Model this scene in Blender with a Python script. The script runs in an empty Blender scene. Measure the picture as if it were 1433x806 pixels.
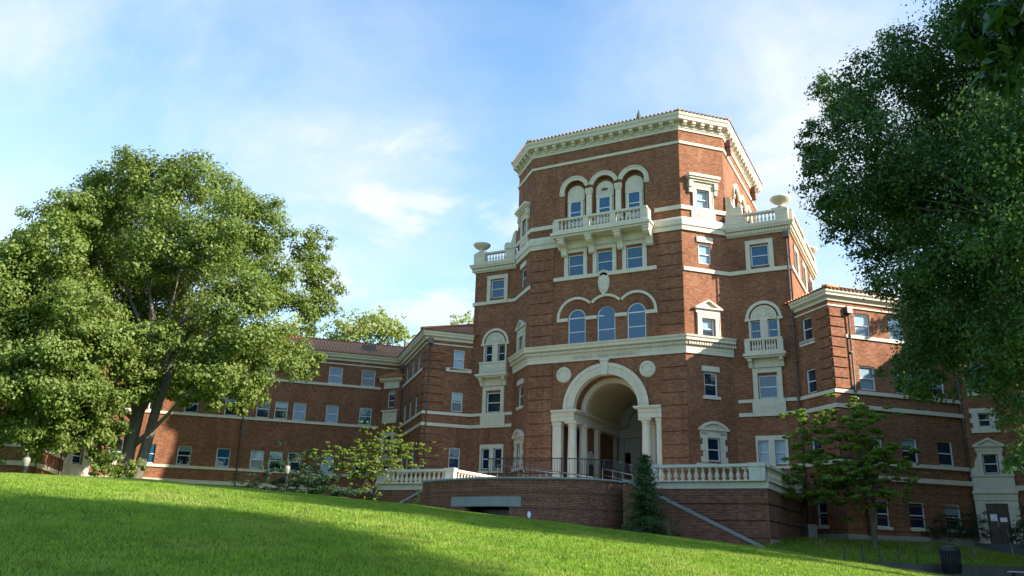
import bpy, math, random
import numpy as np
from mathutils import Matrix, Vector
PI = math.pi
R_ = math.radians
random.seed(7)
rng = np.random.default_rng(11)
C = bpy.context.scene.collection
SC = bpy.context.scene

# ------------------------------------------------------------------ camera, light, exposure
CAM = Vector((20.0153, -52.0912, 0.0))
FOC, CX, CY, PW = 1146.12, 716.5, 403.0, 1433.0
PITCH, ROLL, AZU = R_(17.54166), R_(1.77252), R_(117.71529)
def a2u(w):   # heading frame -> scene frame (x along the tower front, y into the building)
    U = (math.sin(AZU), math.cos(AZU)); V = (math.sin(AZU - PI/2), math.cos(AZU - PI/2))
    return Vector((w[0]*U[0] + w[1]*U[1], w[0]*V[0] + w[1]*V[1], w[2]))
_fw = Vector((0, math.cos(PITCH), math.sin(PITCH))); _up = Vector((0, -math.sin(PITCH), math.cos(PITCH))); _rt = Vector((1, 0, 0))
_r2 = _rt*math.cos(ROLL) + _up*math.sin(ROLL); _u2 = _up*math.cos(ROLL) - _rt*math.sin(ROLL)
RT, UP, FW = a2u(_r2), a2u(_u2), a2u(_fw)
cam = bpy.data.cameras.new('camera'); cam.sensor_width = 36; cam.lens = FOC*36/PW
cam.clip_start = 0.1; cam.clip_end = 5000
co = bpy.data.objects.new('camera', cam); C.objects.link(co)
m = Matrix.Identity(4)
for i, ax in enumerate((RT, UP, -FW)):
    for j in range(3): m[j][i] = ax[j]
m.translation = CAM
co.matrix_world = m; SC.camera = co

SUN_EL = R_(27.0); SUN_DIR = Vector((0.988*math.cos(SUN_EL), 0.120*math.cos(SUN_EL), math.sin(SUN_EL))).normalized()
w = bpy.data.worlds.new('World'); SC.world = w; w.use_nodes = True
nt = w.node_tree; nt.nodes.clear()
N = nt.nodes.new; L = nt.links.new
sky = N('ShaderNodeTexSky'); sky.sky_type = 'NISHITA'; sky.sun_disc = False
sky.sun_elevation = SUN_EL; sky.sun_rotation = math.atan2(SUN_DIR.x, SUN_DIR.y)
sky.air_density = 1.0; sky.dust_density = 0.6; sky.ozone_density = 1.6
tc = N('ShaderNodeTexCoord'); sep = N('ShaderNodeSeparateXYZ'); L(tc.outputs['Generated'], sep.inputs[0])
def M(op, a, b=None, c=None, clamp=False):
    n = N('ShaderNodeMath'); n.operation = op; n.use_clamp = clamp
    for i, x in enumerate((a, b, c)):
        if x is None: continue
        if hasattr(x, 'is_output'): L(x, n.inputs[i])
        else: n.inputs[i].default_value = x
    return n.outputs[0]
zz = M('ADD', M('MAXIMUM', sep.outputs[2], 0.0), 0.22)
comb = N('ShaderNodeCombineXYZ'); L(M('DIVIDE', sep.outputs[0], zz), comb.inputs[0]); L(M('DIVIDE', sep.outputs[1], zz), comb.inputs[1])
def cloud(scale, loc, det, rough, stretch, rot, dist=0.4):
    mp = N('ShaderNodeMapping'); mp.inputs['Location'].default_value = loc; mp.inputs['Scale'].default_value = stretch; mp.inputs['Rotation'].default_value = (0, 0, rot)
    L(comb.outputs[0], mp.inputs[0])
    n = N('ShaderNodeTexNoise'); n.inputs['Scale'].default_value = scale; n.inputs['Detail'].default_value = det
    n.inputs['Roughness'].default_value = rough; n.inputs['Distortion'].default_value = dist
    L(mp.outputs[0], n.inputs['Vector']); return n.outputs['Fac']
def ramp(x, lo, hi):
    n = N('ShaderNodeMapRange'); n.interpolation_type = 'SMOOTHSTEP'; n.inputs['From Min'].default_value = lo; n.inputs['From Max'].default_value = hi
    L(x, n.inputs['Value']); return n.outputs['Result']
c1 = ramp(cloud(1.1, (3.1, 1.7, 0), 7, 0.55, (1, 1.5, 1), 0.5), 0.46, 0.78)      # thin high veil
c2 = ramp(cloud(2.3, (8.4, 2.2, 0), 9, 0.60, (1, 1.3, 1), 0.2), 0.55, 0.78)      # low broken puffs
low = N('ShaderNodeMapRange'); low.inputs['From Min'].default_value = 0.62; low.inputs['From Max'].default_value = 0.18; L(sep.outputs[2], low.inputs['Value'])
mask = M('ADD', M('MULTIPLY', c1, 0.34), M('MULTIPLY', M('MULTIPLY', c2, low.outputs[0]), 0.5), clamp=True)
hz = N('ShaderNodeMapRange'); hz.inputs['From Min'].default_value = 0.55; hz.inputs['From Max'].default_value = 0.0; hz.inputs['To Max'].default_value = 0.40; L(sep.outputs[2], hz.inputs['Value'])
mask = M('ADD', mask, hz.outputs[0], clamp=True)
def towards(px, py, a0, a1):          # a cloud bank lying in one part of the sky
    v = (FW*FOC + RT*(px - CX) + UP*(CY - py)).normalized(); d = N('ShaderNodeVectorMath'); d.operation = 'DOT_PRODUCT'
    L(tc.outputs['Generated'], d.inputs[0]); d.inputs[1].default_value = v; return ramp(d.outputs['Value'], math.cos(R_(a1)), math.cos(R_(a0)))
c3 = ramp(cloud(1.5, (1.3, 6.2, 0), 8, 0.6, (1, 1.25, 1), 0.4), 0.36, 0.72)
c4 = ramp(cloud(3.2, (5.3, 0.4, 0), 9, 0.62, (1, 1.2, 1), 0.3), 0.44, 0.66)
bank = M('ADD', M('MULTIPLY', towards(1150, 330, 3, 24), M('ADD', M('MULTIPLY', c3, .42), .24)), M('MULTIPLY', towards(150, 110, 4, 27), M('ADD', M('MULTIPLY', c3, .55), .10)))
bank = M('ADD', bank, M('MULTIPLY', towards(580, 350, 2, 12), M('MULTIPLY', c4, .75)))
bank = M('ADD', bank, M('MULTIPLY', towards(1010, 60, 2, 13), M('MULTIPLY', c3, .6)))
mask = M('ADD', mask, bank, clamp=True)
mx = N('ShaderNodeMix'); mx.data_type = 'RGBA'; L(mask, mx.inputs['Factor']); 
tint = N('ShaderNodeMix'); tint.data_type = 'RGBA'; tint.blend_type = 'MULTIPLY'; tint.inputs['Factor'].default_value = 1
L(sky.outputs[0], tint.inputs['A']); tint.inputs['B'].default_value = (1.80, 2.32, 2.45, 1)
L(tint.outputs['Result'], mx.inputs['A']); mx.inputs['B'].default_value = (6.3, 6.75, 7.2, 1)
bg = N('ShaderNodeBackground'); bg.inputs['Strength'].default_value = 0.060
L(mx.outputs['Result'], bg.inputs['Color'])
out = N('ShaderNodeOutputWorld'); L(bg.outputs[0], out.inputs['Surface'])

sl = bpy.data.lights.new('sun', 'SUN'); sl.energy = 5.0; sl.angle = R_(0.53); sl.color = (1.0, 0.93, 0.80)
so = bpy.data.objects.new('sun', sl); C.objects.link(so); so.rotation_mode = 'QUATERNION'; so.rotation_quaternion = SUN_DIR.to_track_quat('Z', 'Y')
so.location = (60, 0, 60)
vs = SC.view_settings; vs.view_transform = 'Standard'; vs.look = 'None'; vs.exposure = 1.38; vs.gamma = 1.0; vs.use_curve_mapping = False

# ------------------------------------------------------------------ materials
def mat(name): 
    m = bpy.data.materials.new(name); m.use_nodes = True
    return m, m.node_tree, m.node_tree.nodes['Principled BSDF']
def noise(nt, vec, scale, det=4, rough=0.55):
    n = nt.nodes.new('ShaderNodeTexNoise'); n.inputs['Scale'].default_value = scale; n.inputs['Detail'].default_value = det; n.inputs['Roughness'].default_value = rough
    if vec: nt.links.new(vec, n.inputs['Vector'])
    return n.outputs['Fac']
def mixc(nt, f, a, b, blend='MIX'):
    n = nt.nodes.new('ShaderNodeMix'); n.data_type = 'RGBA'; n.blend_type = blend
    for k, x in (('Factor', f), ('A', a), ('B', b)):
        if hasattr(x, 'is_output'): nt.links.new(x, n.inputs[k])
        else: n.inputs[k].default_value = x if k == 'Factor' else (*x, 1)
    return n.outputs['Result']
def rampf(nt, x, lo, hi, a=0., b=1.):
    n = nt.nodes.new('ShaderNodeMapRange'); n.inputs['From Min'].default_value = lo; n.inputs['From Max'].default_value = hi
    n.inputs['To Min'].default_value = a; n.inputs['To Max'].default_value = b; nt.links.new(x, n.inputs['Value']); return n.outputs['Result']
def brick_mat(name, ca, cb, mortar, bw=0.215, bh=0.075, ms=0.013, dirt=(0.125, 0.048, 0.027), pale=(0.36, 0.17, 0.105)):
    m, t, p = mat(name); uv = t.nodes.new('ShaderNodeTexCoord').outputs['UV']; ob = t.nodes.new('ShaderNodeNewGeometry').outputs['Position']
    b = t.nodes.new('ShaderNodeTexBrick'); t.links.new(uv, b.inputs['Vector']); b.inputs['Scale'].default_value = 1
    b.inputs['Brick Width'].default_value = bw; b.inputs['Row Height'].default_value = bh; b.inputs['Mortar Size'].default_value = ms
    b.inputs['Mortar Smooth'].default_value = 0.2; b.inputs['Bias'].default_value = 0.0
    b.inputs['Color1'].default_value = (*ca, 1); b.inputs['Color2'].default_value = (*cb, 1); b.inputs['Mortar'].default_value = (*mortar, 1)
    c = b.outputs['Color']
    c = mixc(t, rampf(t, noise(t, ob, 0.35, 6, 0.6), 0.42, 0.72, 0, 0.55), c, dirt)
    mp = t.nodes.new('ShaderNodeMapping'); mp.inputs['Scale'].default_value = (1.6, 1.6, 0.22); t.links.new(ob, mp.inputs[0])
    c = mixc(t, rampf(t, noise(t, mp.outputs[0], 0.8, 5, 0.6), 0.52, 0.75, 0, 0.42), c, pale)
    mp3 = t.nodes.new('ShaderNodeMapping'); mp3.inputs['Scale'].default_value = (2.6, 2.6, 0.12); mp3.inputs['Location'].default_value = (9, 4, 2); t.links.new(ob, mp3.inputs[0])
    c = mixc(t, rampf(t, noise(t, mp3.outputs[0], 0.7, 5, 0.65), 0.56, 0.78, 0, 0.5), c, tuple(x*.75 for x in dirt))
    mp2 = t.nodes.new('ShaderNodeMapping'); mp2.inputs['Scale'].default_value = (4.65, 13.3, 1); t.links.new(uv, mp2.inputs[0])
    sn = t.nodes.new('ShaderNodeTexWhiteNoise'); fl = t.nodes.new('ShaderNodeVectorMath'); fl.operation = 'FLOOR'; t.links.new(mp2.outputs[0], fl.inputs[0]); t.links.new(fl.outputs[0], sn.inputs['Vector'])
    c = mixc(t, 1.0, c, mixc(t, sn.outputs['Value'], (0.72, 0.70, 0.70), (1.18, 1.2, 1.2)), 'MULTIPLY')
    t.links.new(c, p.inputs['Base Color']); p.inputs['Roughness'].default_value = 0.9; p.inputs['Specular IOR Level'].default_value = 0.15
    bp = t.nodes.new('ShaderNodeBump'); bp.inputs['Strength'].default_value = 0.35; bp.inputs['Distance'].default_value = 0.012; bp.invert = True
    t.links.new(b.outputs['Fac'], bp.inputs['Height']); t.links.new(bp.outputs[0], p.inputs['Normal'])
    return m
BRICK = brick_mat('red_brick', (0.295, 0.104, 0.047), (0.200, 0.068, 0.031), (0.25, 0.143, 0.09))
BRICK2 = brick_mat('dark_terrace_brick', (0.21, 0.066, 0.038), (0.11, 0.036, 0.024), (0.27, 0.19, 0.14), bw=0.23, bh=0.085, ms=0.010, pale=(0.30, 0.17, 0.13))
def stone_mat(name, a, b, rough=0.75, streak=0.35, joint=False):
    m, t, p = mat(name); ob = t.nodes.new('ShaderNodeNewGeometry').outputs['Position']
    c = mixc(t, rampf(t, noise(t, ob, 2.2, 6, 0.65), 0.35, 0.75), a, b)
    mp = t.nodes.new('ShaderNodeMapping'); mp.inputs['Scale'].default_value = (3, 3, 0.35); t.links.new(ob, mp.inputs[0])
    c = mixc(t, rampf(t, noise(t, mp.outputs[0], 1.3, 5, 0.6), 0.56, 0.8, 0, streak), c, (a[0]*.52, a[1]*.5, a[2]*.46))
    c = mixc(t, rampf(t, noise(t, ob, 0.5, 4), 0.5, 0.75, 0, .3), c, (a[0]*.72, a[1]*.70, a[2]*.64))
    if joint:
        br = t.nodes.new('ShaderNodeTexBrick'); t.links.new(t.nodes.new('ShaderNodeTexCoord').outputs['UV'], br.inputs['Vector']); br.inputs['Scale'].default_value = 1
        br.inputs['Brick Width'].default_value = 1.35; br.inputs['Row Height'].default_value = .62; br.inputs['Mortar Size'].default_value = .012
        c = mixc(t, rampf(t, br.outputs['Fac'], 0, 1, 0, .5), c, (a[0]*.5, a[1]*.47, a[2]*.42))
    t.links.new(c, p.inputs['Base Color']); p.inputs['Roughness'].default_value = rough; p.inputs['Specular IOR Level'].default_value = 0.25
    return m
STONE = stone_mat('cream_stone', (0.635, 0.55, 0.435), (0.545, 0.47, 0.365), joint=True, streak=.5)
SMOOTH = stone_mat('smooth_cream_stone', (0.635, 0.55, 0.435), (0.55, 0.475, 0.37), streak=.4)
PAINT = stone_mat('white_sash_paint', (0.66, 0.65, 0.67), (0.58, 0.57, 0.60), 0.5, 0.1)
STUCCO = stone_mat('vault_plaster', (0.60, 0.49, 0.29), (0.50, 0.41, 0.24))
GREYST = stone_mat('grey_stone', (0.30, 0.30, 0.275), (0.225, 0.225, 0.21))
CONC = stone_mat('concrete_lintel', (0.24, 0.26, 0.25), (0.19, 0.205, 0.20))
CASE = stone_mat('white_terrace_stone', (0.60, 0.55, 0.47), (0.50, 0.46, 0.40), streak=0.6)
LETTER = stone_mat('shade_letter_stone', (0.44, 0.39, 0.29), (0.38, 0.34, 0.25))  # darker than the trim: shade of cut letters put into the colour
FLOOR = stone_mat('paving_slab', (0.42, 0.39, 0.34), (0.33, 0.31, 0.27))
DSTONE = stone_mat('dark_stone_block', (0.11, 0.11, 0.11), (0.07, 0.07, 0.072))
def flat_mat(name, col, rough=0.5, metal=0.0, var=0.15, scale=3.0):
    m, t, p = mat(name); ob = t.nodes.new('ShaderNodeNewGeometry').outputs['Position']
    c = mixc(t, rampf(t, noise(t, ob, scale, 5), 0.3, 0.7), tuple(x*(1-var) for x in col), tuple(min(1, x*(1+var)) for x in col))
    t.links.new(c, p.inputs['Base Color']); p.inputs['Roughness'].default_value = rough; p.inputs['Metallic'].default_value = metal
    return m
PIPE = flat_mat('brown_downpipe_paint', (0.09, 0.066, 0.056), 0.45)
IRON = flat_mat('black_iron', (0.018, 0.019, 0.022), 0.4)
STEEL = flat_mat('galvanised_steel', (0.36, 0.38, 0.39), 0.4, 0.6)
DOORM = flat_mat('dark_door', (0.045, 0.022, 0.018), 0.4)
DARK = flat_mat('shade_black', (0.012, 0.012, 0.014), 0.9)  # near-black that stands in for shade in rooms and the doorway recess
BLIND = flat_mat('window_blind', (0.52, 0.52, 0.50), 0.8, 0, 0.06)
WHITE = flat_mat('white_plate', (0.75, 0.76, 0.80), 0.4)
BLUE = flat_mat('blue_plate', (0.10, 0.22, 0.50), 0.4)
ACM = flat_mat('ac_casing', (0.30, 0.31, 0.31), 0.5)
LAMPG, _t, _p = mat('lamp_globe_glass'); _p.inputs['Base Color'].default_value = (0.24, 0.21, 0.16, 1); _p.inputs['Roughness'].default_value = 0.25; _p.inputs['Subsurface Weight'].default_value = 0.3
def glass_mat(name, base, ior, clear=False):
    m, t, p = mat(name); ob = t.nodes.new('ShaderNodeNewGeometry').outputs['Position']
    bp = t.nodes.new('ShaderNodeBump'); bp.inputs['Strength'].default_value = 0.10; bp.inputs['Distance'].default_value = 0.05
    t.links.new(noise(t, ob, 1.6, 2), bp.inputs['Height'])
    if not clear:
        p.inputs['Base Color'].default_value = (*base, 1); p.inputs['Roughness'].default_value = 0.03; p.inputs['IOR'].default_value = ior
        t.links.new(bp.outputs[0], p.inputs['Normal'])
    else:
        g = t.nodes.new('ShaderNodeBsdfGlossy'); g.inputs['Roughness'].default_value = 0.03; t.links.new(bp.outputs[0], g.inputs['Normal'])
        tr = t.nodes.new('ShaderNodeBsdfTransparent'); tr.inputs['Color'].default_value = (0.82, 0.88, 0.92, 1)
        f = t.nodes.new('ShaderNodeFresnel'); f.inputs['IOR'].default_value = ior
        inv = t.nodes.new('ShaderNodeMath'); inv.operation = 'SUBTRACT'; inv.inputs[0].default_value = 1; t.links.new(t.nodes.new('ShaderNodeNewGeometry').outputs['Backfacing'], inv.inputs[1])
        fm = t.nodes.new('ShaderNodeMath'); fm.operation = 'MULTIPLY'; t.links.new(f.outputs[0], fm.inputs[0]); t.links.new(inv.outputs[0], fm.inputs[1])
        mx = t.nodes.new('ShaderNodeMixShader'); t.links.new(fm.outputs[0], mx.inputs[0]); t.links.new(tr.outputs[0], mx.inputs[1]); t.links.new(g.outputs[0], mx.inputs[2])
        t.links.new(mx.outputs[0], t.nodes['Material Output'].inputs['Surface'])
    return m
GLASS = glass_mat('window_glass', (0.010, 0.020, 0.040), 1.55)
GLASSB = glass_mat('sky_reflection_glass', (0.012, 0.072, 0.145), 1.6)  # blue base colour stands in for the reflected sky
CLEAR = glass_mat('window_glass_clear', (0, 0, 0), 1.6, True)
def tile_mat():
    m, t, p = mat('clay_roof_tile'); ob = t.nodes.new('ShaderNodeNewGeometry').outputs['Position']
    c = mixc(t, rampf(t, noise(t, ob, 2.8, 6, 0.7), 0.3, 0.72), (0.56, 0.20, 0.07), (0.33, 0.125, 0.05))
    c = mixc(t, rampf(t, noise(t, ob, 14, 2), 0.5, 0.75, 0, 0.4), c, (0.42, 0.27, 0.19))
    t.links.new(c, p.inputs['Base Color']); p.inputs['Roughness'].default_value = 0.8; return m
TILE = tile_mat()
def leaf_mat(name, a, b, trans=0.35, rough=0.5, acc=None, tboost=1.25, patch=None):
    m, t, p = mat(name); geo = t.nodes.new('ShaderNodeNewGeometry')
    c = mixc(t, geo.outputs['Random Per Island'], a, b)
    c = mixc(t, rampf(t, noise(t, geo.outputs['Position'], 0.45, 3), 0.35, 0.7, 0, 0.5), c, tuple(x*0.75 for x in a))
    if patch:
        c = mixc(t, rampf(t, noise(t, geo.outputs['Position'], 0.55, 5, .65), 0.5, 0.72, 0, .75), c, patch); c = mixc(t, rampf(t, noise(t, geo.outputs['Position'], 2.6, 4, .6), 0.48, 0.66, 0, .7), c, tuple(x*.58 for x in a))
    if acc:
        g = t.nodes.new('ShaderNodeMath'); g.operation = 'GREATER_THAN'; g.inputs[1].default_value = 0.70; t.links.new(noise(t, geo.outputs['Position'], 0.9, 1), g.inputs[0]); c = mixc(t, g.outputs[0], c, acc)
    t.links.new(c, p.inputs['Base Color']); p.inputs['Roughness'].default_value = rough; p.inputs['Specular IOR Level'].default_value = 0.35
    tr = t.nodes.new('ShaderNodeBsdfTranslucent'); t.links.new(mixc(t, 1.0, c, (tboost, tboost*1.02, tboost*0.5), 'MULTIPLY'), tr.inputs['Color'])
    mx = t.nodes.new('ShaderNodeMixShader'); mx.inputs[0].default_value = trans
    t.links.new(p.outputs[0], mx.inputs[1]); t.links.new(tr.outputs[0], mx.inputs[2]); t.links.new(mx.outputs[0], t.nodes['Material Output'].inputs['Surface'])
    return m
LEAF_L = leaf_mat('linden_leaf', (0.12, 0.175, 0.032), (0.215, 0.26, 0.06), 0.42)
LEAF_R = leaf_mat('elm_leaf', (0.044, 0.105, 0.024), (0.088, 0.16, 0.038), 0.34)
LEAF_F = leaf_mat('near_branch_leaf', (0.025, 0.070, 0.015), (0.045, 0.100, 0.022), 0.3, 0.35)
LEAF_Y = leaf_mat('light_green_leaf', (0.16, 0.235, 0.03), (0.25, 0.31, 0.055), 0.42)
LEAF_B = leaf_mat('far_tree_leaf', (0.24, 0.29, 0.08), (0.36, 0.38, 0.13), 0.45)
LEAF_D = leaf_mat('dark_shrub_leaf', (0.018, 0.048, 0.016), (0.032, 0.075, 0.024), 0.2)
LEAF_C = leaf_mat('conifer_needle', (0.020, 0.058, 0.010), (0.042, 0.090, 0.016), 0.2)
DRY = leaf_mat('dry_stem_leaf', (0.22, 0.20, 0.10), (0.32, 0.27, 0.15), 0.3)
GRASS = leaf_mat('grass_blade', (0.165, 0.275, 0.026), (0.26, 0.355, 0.042), 0.42, 0.6, tboost=1.35, patch=(0.33, 0.33, 0.09))
def bark_mat():
    m, t, p = mat('tree_bark'); ob = t.nodes.new('ShaderNodeNewGeometry').outputs['Position']
    mp = t.nodes.new('ShaderNodeMapping'); mp.inputs['Scale'].default_value = (6, 6, 1.2); t.links.new(ob, mp.inputs[0])
    n = noise(t, mp.outputs[0], 1.5, 6, 0.65)
    t.links.new(mixc(t, n, (0.045, 0.036, 0.028), (0.19, 0.16, 0.125)), p.inputs['Base Color']); p.inputs['Roughness'].default_value = 0.9
    bp = t.nodes.new('ShaderNodeBump'); bp.inputs['Strength'].default_value = 0.8; bp.inputs['Distance'].default_value = 0.05; t.links.new(n, bp.inputs['Height']); t.links.new(bp.outputs[0], p.inputs['Normal'])
    return m
BARK = bark_mat()
def ground_mat(name, a, b, c3):
    m, t, p = mat(name); ob = t.nodes.new('ShaderNodeNewGeometry').outputs['Position']
    c = mixc(t, rampf(t, noise(t, ob, 0.35, 6, 0.6), 0.35, 0.7), a, b)
    c = mixc(t, rampf(t, noise(t, ob, 7, 5, 0.7), 0.4, 0.7, 0, 0.6), c, c3)
    t.links.new(c, p.inputs['Base Color']); p.inputs['Roughness'].default_value = 0.95; p.inputs['Specular IOR Level'].default_value = 0.0; return m
LAWN = ground_mat('lawn_ground', (0.075, 0.150, 0.018), (0.11, 0.19, 0.028), (0.055, 0.10, 0.018))
BEDG = ground_mat('planting_ground', (0.06, 0.11, 0.02), (0.085, 0.13, 0.03), (0.05, 0.06, 0.025))
ASPH = flat_mat('path_asphalt', (0.055, 0.055, 0.058), 0.85, 0, 0.2, 5)

# ------------------------------------------------------------------ mesh helpers
class MB:
    def __init__(s): s.v = []; s.f = []; s.sm = []
    def add(s, vs, fs, smooth=False):
        k = len(s.v); s.v += [tuple(x) for x in vs]
        for f in fs: s.f.append([i + k for i in f]); s.sm.append(smooth)
    def quad(s, a, b, c, d): s.add((a, b, c, d), ((0, 1, 2, 3),))
    def mesh(s, name, mats):
        me = bpy.data.meshes.new(name); me.from_pydata(s.v, [], s.f)
        for x in (mats if isinstance(mats, (list, tuple)) else [mats]): me.materials.append(x)
        me.polygons.foreach_set('use_smooth', s.sm)
        uv = me.uv_layers.new(name='UVMap'); me.update()
        n = len(me.loops); data = np.zeros((n, 2), np.float32)
        co_ = np.array(s.v); k = 0
        for p in me.polygons:
            nx, ny, nz = p.normal
            h = math.hypot(nx, ny)
            for vi in p.vertices:
                x, y, z = co_[vi]
                data[k] = (x, y) if h < 0.3 else ((-ny*x + nx*y)/h, z)
                k += 1
        uv.data.foreach_set('uv', data.ravel())
        return me
    def build(s, name, mats, parent=None):
        return link(name, s.mesh(name, mats), parent)
def link(name, me, parent=None, loc=None, rz=0.0, local=False):
    o = bpy.data.objects.new(name, me); C.objects.link(o)
    if loc is not None: o.location = loc; o.rotation_euler = (0, 0, rz)
    if parent is not None:
        o.parent = parent
        if not local: o.matrix_parent_inverse = Matrix.Translation(-Vector(parent.location))
    return o
def tag(o, label=None, cat=None, group=None, kind=None):
    if label: o['label'] = label
    if cat: o['category'] = cat
    if group: o['group'] = group
    if kind: o['kind'] = kind
    return o
def thing(name, loc, label, cat, group=None):
    o = bpy.data.objects.new(name, None); o.empty_display_size = 0.3; o.location = loc; C.objects.link(o); return tag(o, label, cat, group)
class Fr:                       # a vertical face: s runs left to right seen from outside, d outwards
    def __init__(s, p0, th): s.p = p0; s.th = R_(th); s.t = (math.cos(s.th), math.sin(s.th)); s.n = (math.sin(s.th), -math.cos(s.th)); s.op = []
    def pt(s, a, d, z): return (s.p[0] + s.t[0]*a + s.n[0]*d, s.p[1] + s.t[1]*a + s.n[1]*d, z)
def box(mb, fr, s0, s1, d0, d1, z0, z1):
    P = [fr.pt(a, d, z) for z in (z0, z1) for d in (d0, d1) for a in (s0, s1)]
    mb.add(P, ((0, 1, 5, 4)[::-1], (2, 3, 7, 6), (0, 2, 6, 4), (1, 5, 7, 3), (0, 1, 3, 2), (4, 6, 7, 5)))
def prism(mb, fr, poly, d0, d1):     # polygon in (s,z), counter-clockwise from outside
    n = len(poly); P = [fr.pt(a, d1, z) for a, z in poly] + [fr.pt(a, d0, z) for a, z in poly]
    mb.add(P, [list(range(n)), list(range(2*n - 1, n - 1, -1))] + [(i, i + n, (i + 1) % n + n, (i + 1) % n) for i in range(n)])
def ring(mb, fr, sc, zc, r0, r1, d0, d1, a0=0.0, a1=PI, n=24):
    P = []
    for i in range(n + 1):
        a = a0 + (a1 - a0)*i/n; c, s = math.cos(a), math.sin(a)
        P += [fr.pt(sc + r1*c, d0, zc + r1*s), fr.pt(sc + r1*c, d1, zc + r1*s), fr.pt(sc + r0*c, d1, zc + r0*s), fr.pt(sc + r0*c, d0, zc + r0*s)]
    F = []
    for i in range(n):
        k = 4*i
        for j in range(4): F.append((k + j, k + (j + 1) % 4, k + 4 + (j + 1) % 4, k + 4 + j))
    F += [(3, 2, 1, 0), (4*n, 4*n + 1, 4*n + 2, 4*n + 3)]
    mb.add(P, F)
def disc(mb, fr, sc, zc, rx, rz, d0, d1, n=28):
    prism(mb, fr, [(sc + rx*math.cos(2*PI*i/n), zc + rz*math.sin(2*PI*i/n)) for i in range(n)], d0, d1)
def sweep(mb, path, prof, closed=False):   # profile (d,z); outward is to the right of the path
    n = len(path); V = []
    def nrm(a, b):
        dx, dy = b[0]-a[0], b[1]-a[1]; l = math.hypot(dx, dy); return (dy/l, -dx/l)
    for i, p in enumerate(path):
        if closed: n1, n2 = nrm(path[i-1], p), nrm(p, path[(i+1) % n])
        else:
            n1 = nrm(path[i-1], p) if i else nrm(p, path[1]); n2 = nrm(p, path[i+1]) if i < n-1 else n1
        k = 1 + n1[0]*n2[0] + n1[1]*n2[1]; mx_, my_ = (n1[0]+n2[0])/k, (n1[1]+n2[1])/k
        V += [(p[0] + mx_*d, p[1] + my_*d, z) for d, z in prof]
    m_ = len(prof); F = []
    for i in range(n if closed else n - 1):
        a, b = i*m_, ((i+1) % n)*m_
        for j in range(m_): F.append((a + j, b + j, b + (j+1) % m_, a + (j+1) % m_))
    if not closed: F += [list(range(m_))[::-1], [(n-1)*m_ + j for j in range(m_)]][::1]
    mb.add(V, F)
def lathe(mb, prof, n=10, o=(0, 0, 0), smooth=True):
    V = [(o[0] + r*math.cos(2*PI*j/n), o[1] + r*math.sin(2*PI*j/n), o[2] + z) for r, z in prof for j in range(n)]
    F = [(i*n + j, i*n + (j+1) % n, (i+1)*n + (j+1) % n, (i+1)*n + j) for i in range(len(prof)-1) for j in range(n)]
    mb.add(V, F, smooth); mb.add([V[j] for j in range(n)], [list(range(n))[::-1]]); mb.add(V[-n:], [list(range(n))])
def tube(mb, pts, rad, n=8):
    pts = [Vector(p) for p in pts]; V = []; up = Vector((0.31, 0.2, 0.93))
    for i, p in enumerate(pts):
        t = (pts[min(i+1, len(pts)-1)] - pts[max(i-1, 0)]).normalized()
        a = t.cross(up); a = a.normalized() if a.length > 1e-3 else t.orthogonal().normalized(); b = t.cross(a)
        r = rad[i] if isinstance(rad, (list, tuple)) else rad
        V += [tuple(p + (a*math.cos(2*PI*j/n) + b*math.sin(2*PI*j/n))*r) for j in range(n)]
    F = [(i*n + j, (i+1)*n + j, (i+1)*n + (j+1) % n, i*n + (j+1) % n) for i in range(len(pts)-1) for j in range(n)]
    mb.add(V, F + [list(range(n)), list(range((len(pts)-1)*n, len(pts)*n))[::-1]], True)
def wall(mb, fr, s0, s1, z0, z1, rev=0.22):
    ops = [o for o in fr.op if o[1] > s0 and o[0] < s1 and o[3] > z0 and o[2] < z1]
    def bb(o): return (o[0], o[1], o[2], o[3] + (o[1]-o[0])/2 if o[4] else o[3])
    S = sorted({s0, s1} | {x for o in ops for x in bb(o)[:2] if s0 < x < s1}); Z = sorted({z0, z1} | {x for o in ops for x in bb(o)[2:4] if z0 < x < z1})
    for i in range(len(S)-1):
        for j in range(len(Z)-1):
            a, z = (S[i]+S[i+1])/2, (Z[j]+Z[j+1])/2
            if any(b[0] < a < b[1] and b[2] < z < b[3] for b in map(bb, ops)): continue
            mb.quad(fr.pt(S[i], 0, Z[j]), fr.pt(S[i+1], 0, Z[j]), fr.pt(S[i+1], 0, Z[j+1]), fr.pt(S[i], 0, Z[j+1]))
    for o in ops:
        a, b, c, d, ar = o[:5]; rv = o[5] if len(o) > 5 else rev
        poly = [(a, c), (b, c), (b, d)]
        if ar:
            r = (b-a)/2; cx = (a+b)/2; n = 24
            arc = [(cx + r*math.cos(PI*i/n), d + r*math.sin(PI*i/n)) for i in range(n+1)]
            poly += arc[1:-1]
            for i in range(n):
                cor = (b, d+r) if i < n//2 else (a, d+r)
                mb.add([fr.pt(*x) for x in ((arc[i][0], 0, arc[i][1]), (cor[0], 0, cor[1]), (arc[i+1][0], 0, arc[i+1][1]))], ((0, 1, 2),))
            mb.add([fr.pt(b, 0, d+r), fr.pt(a, 0, d+r), fr.pt(cx, 0, d+r)], ((0, 1, 2),))
        poly.append((a, d)); n = len(poly)
        for i in range(n):
            p, q = poly[i], poly[(i+1) % n]
            mb.quad(fr.pt(p[0], 0, p[1]), fr.pt(p[0], -rv, p[1]), fr.pt(q[0], -rv, q[1]), fr.pt(q[0], 0, q[1]))
LOC = Fr((0, 0), 0)             # local frame for meshes that are copied: x = s, y = -d
_cache = {}
def shared(key, fn, mats):
    if key not in _cache:
        mb = MB(); fn(mb); _cache[key] = mb.mesh(key[0], mats)
    return _cache[key]

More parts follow.
